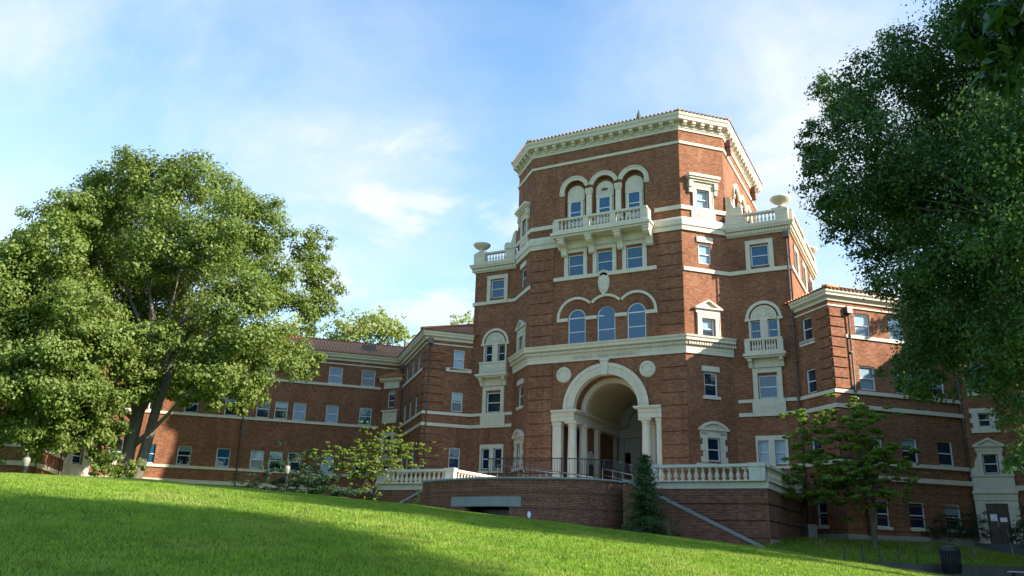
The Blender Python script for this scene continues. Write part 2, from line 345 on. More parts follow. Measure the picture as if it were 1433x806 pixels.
# ------------------------------------------------------------------ ground shape
TAZ = [-90, -40, -31, -23.3, -14.6, -7.5, .4, 8.3, 13.8, 17.3, 22.3, 27, 34, 90]
TEL = [0.0, 2.6, 3.15, 3.26, 2.90, 2.50, 1.83, 1.12, .64, .25, -.36, -.92, -1.5, -1.8]
SU = (math.sin(AZU), math.cos(AZU)); SV = (math.sin(AZU - PI/2), math.cos(AZU - PI/2))
def polar(x, y):
    dx, dy = x - CAM.x, y - CAM.y; X = SU[0]*dx + SV[0]*dy; Y = SU[1]*dx + SV[1]*dy
    return np.degrees(np.arctan2(X, Y)), np.hypot(X, Y)
def lawn_h(x, y):
    x = np.asarray(x, float); y = np.asarray(y, float)
    az, d = polar(x, y); t = np.tan(np.radians(np.interp(az, TAZ, TEL))); c = 1.6/900.0
    s = t + 3.2/30.0; pk = np.clip(s/(2*c), 8, 60)
    ext = 4.0*np.clip((az - 18)/3, 0, 1); dd = np.minimum(d, pk + ext)
    z = -1.6 + s*dd - c*dd*dd
    z = np.maximum(z - .004*np.clip(d - 32, 0, 25)**2, np.minimum(z, 0.6))
    z = z - np.clip((az - 18)/4, 0, 1)*.012*np.clip(d - pk - 3, 0, 9)**2
    f = np.clip((d - 75)/60, 0, 1); z = z*(1 - f) + 0.5*f
    g = np.clip((np.abs(az) - 60)/35, 0, 1); return z*(1 - g) - 1.6*g
def at_polar(az, d):     # azimuth from the camera heading in degrees, distance in metres
    p = a2u(Vector((math.sin(R_(az))*d, math.cos(R_(az))*d, 0))); return CAM.x + p.x, CAM.y + p.y
def at_px(x, y, d):      # a point d metres (horizontal) from the camera along a photo direction
    v = FW*FOC + RT*(x - CX) + UP*(CY - y); v = v*(d/math.hypot(v.x, v.y)); return CAM + v

# ------------------------------------------------------------------ the hall
HALL = thing('residence_hall', (0, 6, 1), 'long red brick hall with cream stone trim, octagonal tower and great arched entrance', 'building')
def part(mb, name, mats, parent=None): return mb.build(name, mats, parent or HALL)
GL = [GLASS]
def window(fr, sc, w, z0, h, arch=False, blind=0.0, glass=None, cut=True, d=-0.10, fw=0.075, rail=True, reveal=0.22, parent=None):
    """h is the height up to the springing when arched"""
    if cut: fr.op.append((sc - w/2, sc + w/2, z0, z0 + h, arch, reveal))
    w_, h_ = round(w, 2), round(h, 2)
    def frame(mb):
        a = w_/2
        box(mb, LOC, -a, -a + fw, -.06, .03, 0, h_); box(mb, LOC, a - fw, a, -.06, .03, 0, h_)
        box(mb, LOC, -a + fw, a - fw, -.06, .035, 0, fw*.9)
        H = h_
        if arch:
            ring(mb, LOC, 0, h_, a - fw, a, -.06, .03); box(mb, LOC, -a + fw, a - fw, -.06, .02, h_ - .04, h_ + .04); H = h_
        else: box(mb, LOC, -a + fw, a - fw, -.06, .025, h_ - fw, h_)
        if rail: box(mb, LOC, -a + fw, a - fw, -.055, .012, H*.49 - .03, H*.49 + .03)
    me = shared(('window', w_, h_, arch, fw, rail), frame, PAINT)
    o = link('window', me, parent or HALL, fr.pt(sc, d, z0), fr.th)
    def pane(mb):
        a = w_/2 - fw*.5
        if arch: prism(mb, LOC, [(-a, .02), (a, .02)] + [(a*math.cos(PI*i/20), h_ + a*math.sin(PI*i/20)) for i in range(21)], -.045, -.035)
        else: box(mb, LOC, -a, a, -.045, -.035, .02, h_ - .02)
    g = CLEAR if blind else (glass or GLASS)
    pn = link('pane', shared(('pane', w_, h_, arch, fw, g.name), pane, g), o, local=True); pn.rotation_euler = (random.uniform(-.03, .03), 0, random.uniform(-.012, .012))
    if blind:
        def bl(mb):
            a = w_/2 - .02; b = blind
            box(mb, LOC, -a, a, -.13, -.10, h_*(1 - b), h_ - .01)
        link('blind', shared(('blind', w_, h_, blind), bl, BLIND), o, local=True)
        if blind < .95:
            def dk(mb): box(mb, LOC, -w_/2 + .015, w_/2 - .015, -.2, -.16, .01, h_ - .01)
            link('room_shade_sheet', shared(('room_shade_sheet', w_, h_), dk, DARK), o, local=True)  # near-black sheet in place of the unlit room's shade
    return o
def surround(fr, sc, w, z0, z1, t=.17, d=.09, sill=True, name='window_surround', inner=None):
    """stone frame of outer width w"""
    mb = MB(); a = w/2; i = inner or (a - t)
    box(mb, fr, sc - a, sc - i, -.05, d, z0, z1); box(mb, fr, sc + i, sc + a, -.05, d, z0, z1)
    box(mb, fr, sc - i, sc + i, -.05, d - .003, z1 - t, z1)
    box(mb, fr, sc - a, sc - a + .05, d, d + .03, z0, z1); box(mb, fr, sc + a - .05, sc + a, d, d + .03, z0, z1)
    box(mb, fr, sc - a + .05, sc + a - .05, d - .003, d + .03, z1 - .05, z1)
    if sill: box(mb, fr, sc - a - .04, sc + a + .04, -.05, d + .06, z0 - .14, z0 - .002)
    return part(mb, name, STONE)
def slab(fr, s0, s1, d, z0, z1, name, m=None, d0=-.05):
    mb = MB(); box(mb, fr, s0, s1, d0, d, z0, z1); return part(mb, name, m or STONE)
def pediment(fr, sc, w, z0, h, kind='tri'):
    mb = MB(); a = w/2
    box(mb, fr, sc - a + .12, sc + a - .12, -.02, .12, z0 - .28, z0)
    box(mb, fr, sc - a, sc + a, -.02, .27, z0 + .001, z0 + .10)
    if kind == 'tri':
        prism(mb, fr, [(sc - a + .1, z0 + .101), (sc + a - .1, z0 + .101), (sc, z0 + h - .06)], -.02, .10)
        for sg in (-1, 1):
            P = [(sc + sg*a, z0 + .102), (sc + sg*(a - .3), z0 + .102), (sc, z0 + h - .12), (sc, z0 + h)]
            prism(mb, fr, P if sg < 0 else P[::-1], -.02, .26)
    else:
        r = (a*a + h*h)/(2*h)*1.0; zc = z0 + .05 + h - r; ang = math.asin(min(1, (a - .02)/r))
        ring(mb, fr, sc, zc, r - .16, r, -.02, .26, PI/2 - ang, PI/2 + ang, 16)
        n = 14; prism(mb, fr, [(sc + (r - .15)*math.sin(-ang*.93 + 2*ang*.93*i/n)*-1, zc + (r - .15)*math.cos(-ang*.93 + 2*ang*.93*i/n)) for i in range(n + 1)], -.02, .09)
    return part(mb, 'pediment', STONE)
# faces of the tower
F0 = Fr((0, 0), 0); FCR = Fr((5.78, 0), 45); FCL = Fr((-8.29, 2.51), -45); FSR = Fr((8.29, 2.51), 90); FSL = Fr((-8.29, 14.4), -90)
FHR = Fr((0, 2.51), 0); FHL = Fr((0, 2.51), 0); FHS = Fr((12.45, 2.51), 90)
CL = 3.55
# upper triple arches on the balcony
TRI = (-2.24, .05, 2.33)
def triple_arches(fr, cs, zb=23.0):
    ar = MB()
    for i, c in enumerate(cs):
        fr.op.append((c - .86, c + .86, zb - .25, 25.62, True, .34))
        ring(ar, fr, c, 25.62, .87, 1.19, -.04, .14, 0 if i == 2 else R_(15.5), PI if i == 0 else PI - R_(15.5))
        ring(ar, fr, c, 25.62, 1.10, 1.185, .14, .19, 0 if i == 2 else R_(18), PI if i == 0 else PI - R_(18))
    part(ar, 'archivolt', STONE)
    for x in (cs[0] - 1.03, cs[2] + 1.03):
        b = MB(); box(b, fr, x - .17, x + .17, -.03, .16, 25.3, 25.62); box(b, fr, x - .2, x + .2, -.03, .2, 25.5, 25.6); part(b, 'impost', STONE)
    for x in ((cs[0] + cs[1])/2, (cs[1] + cs[2])/2):
        b = MB(); box(b, fr, x - .20, x + .20, -.05, .12, zb - .2, 25.15); box(b, fr, x - .24, x + .24, -.05, .16, 25.151, 25.3); box(b, fr, x - .28, x + .28, -.05, .2, 25.301, 25.6)
        for q in (-.2, .2): box(b, fr, x + q - .06, x + q + .06, .2, .25, 25.4, 25.58)
        part(b, 'arch_pilaster', STONE)
    for i, c in enumerate(cs):
        b = MB()
        prism(b, fr, [(c - .86, zb - .25), (c + .86, zb - .25)] + [(c + .86*math.cos(PI*k/16), 25.62 + .86*math.sin(PI*k/16)) for k in range(17)], -.36, -.33)
        part(b, 'arch_infill', BRICK)
        b = MB(); r = .69
        prism(b, fr, [(c - r, zb - .25), (c + r, zb - .25)] + [(c + r*math.cos(PI*k/16), 25.45 + r*math.sin(PI*k/16)) for k in range(17)], -.329, -.2)
        box(b, fr, c - .60, c - .49, -.2, -.12, zb - .2, 24.85); box(b, fr, c + .49, c + .60, -.2, -.12, zb - .2, 24.85); box(b, fr, c - .68, c + .68, -.2, -.10, 24.85, 24.97)
        p = part(b, 'arch_panel', STONE)
        if i == 1:
            v = MB(); box(v, fr, c - .22, c + .22, -.2, -.18, 25.36, 25.56); 
            for k in range(4): box(v, fr, c - .2, c + .2, -.18, -.165, 25.38 + k*.045, 25.40 + k*.045)
            part(v, 'vent', PIPE)
        window(fr, c, .96, zb + .1, 1.74, cut=False, d=-.145, glass=GLASSB, fw=.07)
triple_arches(F0, TRI)
triple_arches(FSR, (3.7, 5.95, 8.2), 22.6)
# square windows under the balcony
for i, c in enumerate((-2.14, .1, 2.34)):
    window(F0, c, 1.22, 18.92, 1.62, glass=GLASSB); surround(F0, c, 1.78, 18.9, 20.98, .28, sill=False)
slab(F0, -3.87, 3.94, .14, 18.62, 18.89, 'window_sill')
# arched windows above the entablature
for c in (-2.05, .18, 2.40): window(F0, c, 1.34, 13.72, 2.0, True, glass=GLASSB, fw=.08)
b = MB()
for i, c in enumerate((-2.05, .18, 2.40)):
    q = math.acos(1.11/1.50)
    ring(b, F0, c, 15.75, 1.33, 1.50, -.03, .15, 0 if i == 2 else q, PI if i == 0 else PI - q)
part(b, 'arched_moulding', STONE)
for a0, a1 in ((-3.56, -2.72), (-1.38, -.49), (.85, 1.73), (3.07, 3.92)): slab(F0, a0, a1, .14, 15.5, 15.749, 'impost')
# voussoir ring of upright bricks around each arched window
for c in (-2.05, .18, 2.40):
    b = MB(); q = math.acos(1.09/1.33) ; n = 25
    for k in range(n):
        a0 = .05 + (PI - .1)*k/n; a1 = a0 + (PI - .1)/n - .022; r1 = 1.22 if 0.9 < (a0 + a1)/2 < 2.24 else 1.08
        ring(b, F0, c, 15.75, .685, r1, -.02, .025, a0, a1, 1)
    part(b, 'brick_voussoirs', BRICK)
# cartouche, roundels
b = MB(); n = 28
prof = [(.42*math.sin(2*PI*i/n)*(1 + .10*math.cos(2*PI*i/n)), .80*math.cos(2*PI*i/n)) for i in range(n)]
prism(b, F0, [(.04 - x, 18.08 + z) for x, z in prof], -.02, .14); prism(b, F0, [(.04 - x*.72, 18.08 + z*.74) for x, z in prof], .14, .20)
for k in range(5): disc(b, F0, .04 + (k - 2)*.14, 18.86 + .05*(2 - abs(k - 2)), .10, .10, 0, .2, 10)
disc(b, F0, .04, 17.28, .12, .12, 0, .18, 10); part(b, 'cartouche', STONE)
for c in (-2.99, 3.13):
    b = MB(); disc(b, F0, c, 11.65, .56, .56, -.02, .10); ring(b, F0, c, 11.65, .38, .5, .10, .16, 0, 2*PI, 28); disc(b, F0, c, 11.65, .30, .30, .10, .13); part(b, 'roundel', STONE)
# chamfer windows (right as seen, left mirrored)
def chamfer(fr, mir):
    X = (lambda s: CL - s) if mir else (lambda s: s)
    c = X(1.72)
    window(fr, c, .98, 23.1, 1.45, blind=0 if mir else .98); surround(fr, c, 1.62, 23.1, 24.85, .3, .11, sill=False)
    b = MB(); box(b, fr, c - .95, c + .95, -.02, .16, 24.86, 25.06); box(b, fr, c - 1.18, c + 1.18, -.02, .42, 25.2, 25.34); box(b, fr, c - 1.25, c + 1.25, -.02, .52, 25.341, 25.55); box(b, fr, c - 1.1, c + 1.1, -.02, .3, 25.061, 25.199)
    for sg in (-1, 1):
        box(b, fr, c + sg*1.0 - .14, c + sg*1.0 + .14, -.02, .3, 24.6, 25.06); box(b, fr, c + sg*1.0 - .11, c + sg*1.0 + .11, -.02, .2, 24.2, 24.6)
    part(b, 'window_hood', STONE)
    b = MB(); box(b, fr, c - .95, c + .95, -.02, .10, 22.24, 22.83); box(b, fr, c - .5, c + .5, .1, .13, 22.32, 22.72); box(b, fr, c - .42, c + .42, .13, .15, 22.38, 22.66)
    for k in range(7): disc(b, fr, c - .33 + k*.11, 22.52, .05, .08, .15, .175, 8)
    part(b, 'carved_panel', STONE)
    window(fr, X(1.72), .97, 19.0, 1.45, blind=0 if mir else .99); slab(fr, X(1.72) - .63, X(1.72) + .63, .1, 20.56, 20.95, 'lintel')
    c = X(1.74)
    window(fr, c, .95, 13.72, 1.36, blind=0 if mir else .6); surround(fr, c, 1.7, 13.72, 15.42, .33, .13, sill=False); pediment(fr, c, 2.1, 15.7, .68)
    c = X(1.75)
    window(fr, c, .97, 9.82, 1.56); slab(fr, c - .65, c + .65, .1, 11.44, 11.8, 'lintel'); slab(fr, c - .65, c + .65, .12, 9.6, 9.8, 'window_sill')
    window(fr, c, .95, 5.62, 1.48)
    b = MB()
    for k in range(5):
        ww = .95 if k % 2 == 0 else .80; z = 5.5 + k*.38
        for sg in (-1, 1): box(b, fr, *(sorted((c + sg*.475, c + sg*ww))), -.05, .12, z, z + .372)
    box(b, fr, c - .475, c + .475, -.05, .117, 7.1, 7.4); part(b, 'quoin_surround', STONE)
    slab(fr, c - 1.3, c + 1.0, .16, 5.2, 5.45, 'window_sill'); pediment(fr, c, 2.2, 7.55, .55, 'seg')
chamfer(FCR, False); chamfer(FCL, True)
# shoulder bays
def shoulder(fr, x, left):
    window(fr, x, 1.2, 18.85, 1.5, glass=GLASSB); surround(fr, x, 1.86, 18.62, 20.72, .30, sill=False)
    # twin window under a carved tympanum
    for o_ in (-.56, .56): window(fr, x + o_, .64, 13.62, 1.36, glass=None if left else GLASSB, fw=.05, reveal=.2)
    b = MB(); ring(b, fr, x, 15.12, .98, 1.18, -.02, .14); box(b, fr, x - 1.24, x - .9, -.02, .16, 14.95, 15.12); box(b, fr, x + .9, x + 1.24, -.02, .16, 14.95, 15.12); part(b, 'arch_hood', STONE)
    b = MB(); n = 20
    prism(b, fr, [(x + .86*math.cos(PI*i/n), 15.12 + .86*math.sin(PI*i/n)) for i in range(n + 1)], -.02, .09); ring(b, fr, x, 15.12, .74, .84, .09, .13)
    disc(b, fr, x, 15.42, .2, .2, .09, .14, 14)
    for sg in (-1, 1):
        ring(b, fr, x + sg*.42, 15.32, .1, .17, .09, .14, 0, 2*PI, 14); ring(b, fr, x + sg*.2, 15.72, .05, .1, .09, .13, 0, 2*PI, 12)
    part(b, 'tympanum', STONE)
    b = MB(); box(b, fr, x - .24, x + .24, -.04, .1, 13.55, 15.0)
    for sg in (-1, 1): box(b, fr, *sorted((x + sg*.88, x + sg*1.0)), -.04, .1, 13.55, 15.0)
    box(b, fr, x - 1.0, x + 1.0, -.04, .105, 15.0, 15.118); part(b, 'mullion', STONE)
    # balcony
    if not left:
        bal = balustrade(HALL, fr.pt(x - 1.2, .62, 0)[:2], fr.pt(x + 1.2, .62, 0)[:2], 12.62, 13.6, [(-0.01, .14), (.47, .53), (.86, 1.01)], [(.17, .45, 4), (.55, .83, 4)], .2, 'balcony')
        for sx in (x - 1.1, x + 1.1):
            b = MB(); box(b, fr, sx - .1, sx + .1, .001, .52, 12.621, 13.55); b.build('side_panel', STONE, bal)
    else:
        b = MB(); box(b, fr, x - 1.16, x + 1.16, -.03, .42, 12.62, 13.45); box(b, fr, x - 1.2, x + 1.2, -.03, .47, 13.451, 13.58)
        for o_ in (-.55, .55): box(b, fr, x + o_ - .4, x + o_ + .4, .42, .45, 12.78, 13.3)
        bal = part(b, 'balcony', STONE)
    b = MB(); box(b, fr, x - 1.36, x + 1.36, -.03, .74, 12.45, 12.618); box(b, fr, x - 1.28, x + 1.28, -.03, .62, 12.33, 12.449); box(b, fr, x - .85, x + .85, -.03, .1, 11.75, 12.329); b.build('slab', STONE, bal)
    for sg in (-1, 1):
        b = MB(); cx = x + sg*1.0
        prof = [(.05, 11.72), (.2, 11.74), (.26, 11.9), (.34, 12.05), (.52, 12.15), (.54, 12.329), (-.03, 12.329), (-.03, 11.72)]
        V = [fr.pt(cx + q*.13, d_, z_) for q in (-1, 1) for d_, z_ in prof]; k = len(prof)
        b.add(V, [list(range(k))[::-1], list(range(k, 2*k))] + [(i, (i+1) % k, (i+1) % k + k, i + k) for i in range(k)]); b.build('bracket', STONE, bal)
    window(fr, x, 1.2, 9.72, 1.52, glass=None if left else GLASSB); surround(fr, x, 1.86, 9.68, 11.7, .3, .12, sill=False)
    b = MB(); box(b, fr, x - 1.05, x + 1.05, -.03, .16, 8.55, 9.675); box(b, fr, x - .62, x + .62, .16, .19, 8.85, 9.4)
    for k in range(4): ring(b, fr, x - .42 + k*.28, 9.12, .06, .12, .19, .22, 0, 2*PI, 12)
    part(b, 'carved_panel', STONE)
    for o_ in (-.52, .52): window(fr, x + o_, .66, 5.5, 1.5, fw=.06, blind=0 if left else (.99 if o_ < 0 else .97))
    b = MB()
    for a0, a1 in ((-1.0, -.86), (-.18, .18), (.86, 1.0)): box(b, fr, x + a0, x + a1, -.04, .09, 5.36, 7.0)
    box(b, fr, x - 1.0, x + 1.0, -.04, .093, 7.0, 7.3); box(b, fr, x - 1.06, x + 1.06, -.04, .15, 5.2, 5.358); part(b, 'window_surround', STONE)
# ---- balustrades: plinth, rail and piers are one part, each baluster a sub-part
def bal_mesh(h, r=.085):
    def fn(mb):
        pr = [(1.0, 0), (1.0, .07), (.62, .09), (.55, .13), (.95, .27), (1.0, .36), (.80, .48), (.42, .66), (.40, .76), (.68, .80), (.52, .84), (.62, .90), (1.0, .92), (1.0, 1.0)]
        lathe(mb, [(a*r, z*h) for a, z in pr], 8)
    return shared(('baluster', round(h, 2), round(r, 3)), fn, SMOOTH)
def balustrade(root, p0, p1, z0, z1, piers, groups, wd=.24, name='balustrade', plinth=.16, rail=.15, m=None, pierup=.0, r=None):
    dx, dy = p1[0]-p0[0], p1[1]-p0[1]; ln = math.hypot(dx, dy); fr = Fr(p0, math.degrees(math.atan2(dy, dx)))
    mb = MB(); h = wd/2
    box(mb, fr, 0, ln, -h, h, z0, z0 + plinth); box(mb, fr, 0, ln, -h - .03, h + .03, z1 - rail, z1)
    for a, b_ in piers:
        box(mb, fr, a*ln, b_*ln, -h - .012, h + .012, z0 + .004, z1 - rail - .002)
        if pierup: box(mb, fr, a*ln - .05, b_*ln + .05, -h - .06, h + .06, z1 - rail + .004, z1 + pierup)
        elif b_ - a > .05: box(mb, fr, a*ln + .08, b_*ln - .08, -h - .03, h + .03, z0 + plinth + .08, z1 - rail - .08)
    o = mb.build(name, m or STONE, root)
    hh = z1 - rail - z0 - plinth; me = bal_mesh(hh + .02, r or min(.1, hh*.14))
    for a, b_, n in groups:
        for k in range(n):
            s = (a + (b_ - a)*(k + .5)/n)*ln
            q = link('baluster', me, o, (*fr.pt(s, 0, 0)[:2], z0 + plinth - .01), local=True)
    return o
shoulder(FHR, 10.45, False); shoulder(FHL, -9.95, True)
for s in (2.4, 6.0, 9.6): window(FHS, s, 1.15, 18.85, 1.45, blind=.99); surround(FHS, s, 1.8, 18.62, 20.7, .3, sill=False)
# great balcony of the tower
BALC = balustrade(HALL, (-3.45, -1.0), (3.66, -1.0), 21.98, 23.05, [(-.012, .055), (.325, .385), (.612, .672), (.93, 1.012)], [(.065, .315, 6), (.395, .602, 6), (.682, .92, 6)], .26, 'balcony', .2, .17)
for x in (-3.32, 3.53):
    b = MB(); box(b, F0, x - .13, x + .13, .001, .86, 21.981, 23.0); b.build('side_panel', STONE, BALC)
b = MB(); box(b, F0, -3.68, 3.89, -.05, 1.24, 21.78, 21.978); box(b, F0, -3.58, 3.79, -.05, 1.12, 21.62, 21.779); box(b, F0, -3.5, 3.7, -.05, .2, 21.0, 21.619); b.build('slab', STONE, BALC)
for x in (-2.98, -.82, 1.36, 3.5):
    b = MB(); prof = [(.06, 20.42), (.2, 20.40), (.32, 20.5), (.36, 20.75), (.5, 20.95), (.8, 21.1), (.98, 21.25), (1.0, 21.619), (-.03, 21.619), (-.03, 20.5)]
    V = [F0.pt(x + q*.22, d_, z_) for q in (-1, 1) for d_, z_ in prof]; k = len(prof)
    b.add(V, [list(range(k))[::-1], list(range(k, 2*k))] + [(i, (i+1) % k, (i+1) % k + k, i + k) for i in range(k)])
    box(b, F0, x - .26, x + .26, -.02, 1.06, 21.45, 21.615); b.build('bracket', STONE, BALC)

# entrance arch: opening of the front wall
F0.op.append((-3.9, 4.0, 2.5, 9.17, False, .001))
F0.op.append((.09 - 2.95, .09 + 2.95, 9.17, 9.1701, True, .001))
# tower walls
def walls(fr, s0, s1, z0, z1, name, m=None, rev=.22):
    mb = MB(); wall(mb, fr, s0, s1, z0, z1, rev); return part(mb, name, m or BRICK)
walls(F0, -5.78, 5.78, 2.0, 29.9, 'tower_wall'); walls(FCR, 0, CL, 0, 29.9, 'tower_wall'); walls(FCL, 0, CL, 0, 29.9, 'tower_wall')
walls(FSR, 0, 11.89, 14, 29.9, 'tower_wall'); walls(FSL, 0, 11.89, 14, 29.9, 'tower_wall')
FB1 = Fr((8.29, 14.4), 135); FB = Fr((5.78, 16.91), 180); FB2 = Fr((-5.78, 16.91), 225)
FB.op.append((5.78 - 3.0, 5.78 + 3.4, 2.5, 7.4, False, .3))
walls(FB1, 0, CL, 0, 29.9, 'tower_wall'); walls(FB, 0, 11.56, 0, 29.9, 'tower_wall'); walls(FB2, 0, CL, 0, 29.9, 'tower_wall')
walls(FHR, 8.2, 12.45, 0, 21.95, 'shoulder_wall'); walls(FHS, 0, 11.6, 0, 21.95, 'shoulder_wall')
FHL.op = [o for o in FHL.op if o[0] < 0]
walls(FHL, -12.02, -8.2, 0, 21.95, 'shoulder_wall'); walls(Fr((-12.02, 14.1), -90), 0, 11.6, 0, 21.95, 'shoulder_wall')
walls(Fr((12.45, 14.1), 180), 0, 24.5, 0, 21.95, 'shoulder_wall')
b = MB(); b.quad((8.2, 2.5, 21.9), (12.5, 2.5, 21.9), (12.5, 14.1, 21.9), (8.2, 14.1, 21.9)); b.quad((-12.1, 2.5, 21.9), (-8.2, 2.5, 21.9), (-8.2, 14.1, 21.9), (-12.1, 14.1, 21.9)); part(b, 'roof_deck', FLOOR)
# rusticated corner pilasters
def rustic(fr, s0, s1, z0, z1, h, d=.07, gap=.09, name='rusticated_pilaster', m=None):
    mb = MB(); n = max(1, round((z1 - z0)/h)); h = (z1 - z0)/n
    for k in range(n): box(mb, fr, s0, s1, -.02, d, z0 + k*h + gap/2, z0 + (k+1)*h - gap/2)
    return part(mb, name, m or BRICK)
for s0, s1 in ((-5.77, -3.9), (3.98, 5.77)):
    rustic(F0, s0, s1, 3.2, 12.5, .84); rustic(F0, s0, s1, 13.75, 21.25, .84)
    b = MB(); box(b, F0, s0 + .25, s1 - .25, -.02, .065, 23.4, 27.75); box(b, F0, s0 + .45, s1 - .45, .065, .09, 23.7, 27.45); part(b, 'brick_panel', BRICK)
    b = MB(); box(b, F0, s0, s1, -.02, .06, 28.2, 28.98); part(b, 'brick_panel', BRICK)
    b = MB(); box(b, F0, s0, s1, -.02, .035, 22.3, 27.9); part(b, 'brick_pilaster', BRICK)
# belts and cornices
OCT = [(-5.78, 16.91), (-8.29, 14.4), (-8.29, 2.51), (-5.78, 0), (5.78, 0), (8.29, 2.51), (8.29, 14.4), (5.78, 16.91)]
FRT = OCT[2:6]; 
def course(path, prof, name, closed=False, m=None, par=None): mb = MB(); sweep(mb, path, prof, closed); return part(mb, name, m or STONE, par)
def rect(d, z0, z1): return [(-.03, z0), (d, z0), (d, z1), (-.03, z1)]
course(FRT, [(-.03, 12.56), (.12, 12.56), (.12, 12.85), (.15, 12.86), (.15, 13.10), (-.03, 13.10)], 'entablature')
ENT = course(FRT, [(-.03, 13.101), (.20, 13.101), (.20, 13.32), (.45, 13.40), (.45, 13.55), (.52, 13.62), (.55, 13.74), (.1, 13.80), (-.03, 13.8)], 'cornice')
course(FRT, [(-.03, 21.28), (.16, 21.28), (.16, 21.62), (.24, 21.64), (.24, 22.05), (.16, 22.23), (-.03, 22.23)], 'belt_course')
course([(-8.29, 2.51), (-5.78, 0), (-3.7, 0)], rect(.13, 22.84, 23.14), 'string_course'); course([(3.9, 0), (5.78, 0), (8.29, 2.51)], rect(.13, 22.84, 23.14), 'string_course')
course(OCT, [(-.03, 27.93), (.09, 27.93), (.13, 28.12), (-.03, 28.15)], 'string_course', True)
course([(5.78, 0), (8.29, 2.51), (9.5, 2.51)], rect(.12, 18.33, 18.6), 'string_course'); course([(11.4, 2.51), (12.45, 2.51), (12.45, 14.1)], rect(.12, 18.33, 18.6), 'string_course')
course([(9.5, 2.51), (11.4, 2.51)], rect(.16, 18.33, 18.61), 'window_sill')
course([(-12.02, 14.1), (-12.02, 2.51), (-10.9, 2.51)], rect(.12, 18.33, 18.6), 'string_course'); course([(-9.0, 2.51), (-8.29, 2.51), (-5.78, 0)], rect(.12, 18.33, 18.6), 'string_course'); course([(-10.9, 2.51), (-9.0, 2.51)], rect(.16, 18.33, 18.61), 'window_sill')
course(OCT, [(-.03, 29.0), (.08, 29.0), (.11, 29.17), (.16, 29.19), (.16, 29.25), (-.03, 29.25)], 'architrave', True)
COR = course(OCT, [(-.03, 29.251), (.05, 29.251), (.05, 29.63), (.46, 29.66), (.50, 29.70), (.50, 29.90), (.58, 30.0), (.62, 30.20), (-.03, 30.22)], 'cornice', True)
def brackets(fr, s0, s1, n, z0, z1, d, w, parent, name='modillion'):
    mb = MB()
    if w > .16:
        def one(m_):
            P = [(.06, z0 + .1), (.2, z0 + .02), (.34, z0 + .12), (d*.7, z0 + .2), (d, z0 + .24), (d, z1), (.06, z1)]; k = len(P)
            V = [LOC.pt(q*w/2, a, z) for q in (-1, 1) for a, z in P]
            m_.add(V, [list(range(k))[::-1], list(range(k, 2*k))] + [(j, (j+1) % k, (j+1) % k + k, j + k) for j in range(k)])
        me = shared(('modillion', z0, w), one, STONE)
        for i in range(n): 
            q = link('modillion', me, parent, fr.pt(s0 + (s1 - s0)*(i + .5)/n, 0, 0), fr.th, local=True); q.matrix_parent_inverse = Matrix.Identity(4)
        return
        pr = [(.06, z0 + .1), (.2, z0 + .02), (.34, z0 + .12), (d*.7, z0 + .2), (d, z0 + .24), (d, z1), (.06, z1)]
    else:
        pr = [(.1, z0), (d, z0), (d, z1), (.1, z1)]; box(mb, fr, s0, s1, .09, d - .07, z0 + .004, z1 - .004)
    k = len(pr)
    for i in range(n):
        c = s0 + (s1 - s0)*(i + .5)/n
        V = [fr.pt(c + q*w/2, a, z) for q in (-1, 1) for a, z in pr]
        mb.add(V, [list(range(k))[::-1], list(range(k, 2*k))] + [(j, (j+1) % k, (j+1) % k + k, j + k) for j in range(k)])
    return mb.build(name, STONE, parent)
brackets(F0, -5.78, 5.78, 15, 29.24, 29.645, .43, .27, COR, 'modillion'); brackets(FCR, 0, CL, 5, 29.24, 29.645, .43, .27, COR, 'modillion'); brackets(FCL, 0, CL, 5, 29.24, 29.645, .43, .27, COR, 'modillion')
brackets(FSR, 0, 11.89, 16, 29.24, 29.645, .43, .27, COR, 'modillion')
brackets(F0, -5.95, 5.95, 62, 13.13, 13.30, .34, .11, ENT, 'dentil_band'); brackets(FCR, .05, CL + .1, 19, 13.13, 13.30, .34, .11, ENT, 'dentil_band'); brackets(FCL, -.1, CL - .05, 19, 13.13, 13.30, .34, .11, ENT, 'dentil_band')
# shoulder cornices and roof terraces
for pth, frs in ((([(8.29, 2.51), (12.45, 2.51), (12.45, 14.1)]), ((FHR, 8.3, 12.7, 20), (FHS, -.2, 11.6, 50))), ([(-12.02, 14.1), (-12.02, 2.51), (-8.29, 2.51)], ((FHL, -12.3, -8.3, 18),))):
    c = course(pth, [(-.03, 21.08), (.12, 21.08), (.14, 21.42), (.34, 21.48), (.34, 21.56), (.40, 21.62), (.42, 21.76), (-.03, 21.8)], 'cornice')
    for f_, a0, a1, n_ in frs: brackets(f_, a0, a1, n_, 21.18, 21.40, .25, .12, c, 'dentil_band')
def scroll(fr, x, sg):
    mb = MB(); P = [(x, 22.86), (x + sg*1.05, 22.86), (x + sg*1.05, 23.05)] + [(x + sg*(.78 + .27*math.cos(a)), 23.15 + .27*math.sin(a)) for a in (0, .5, 1.0, 1.5)] + [(x + sg*.5, 23.35), (x + sg*.38, 23.6), (x + sg*.3, 24.0), (x + sg*.16, 24.25), (x, 24.35)]
    prism(mb, fr, P if sg > 0 else P[::-1], -.2, .06); part(mb, 'scroll_buttress', STONE)
def urn(x, y):
    mb = MB(); lathe(mb, [(.30, 0), (.30, .06), (.2, .1), (.17, .2), (.26, .27), (.5, .40), (.68, .58), (.72, .66), (.70, .72), (.60, .70), (.1, .62)], 20, (x, y, 22.83)); part(mb, 'urn', SMOOTH)
balustrade(HALL, (8.3, 2.36), (12.55, 2.36), 21.81, 22.69, [(-.0, .30), (.80, 1.0)], [(.31, .79, 8)], .3, plinth=.12, rail=.13)
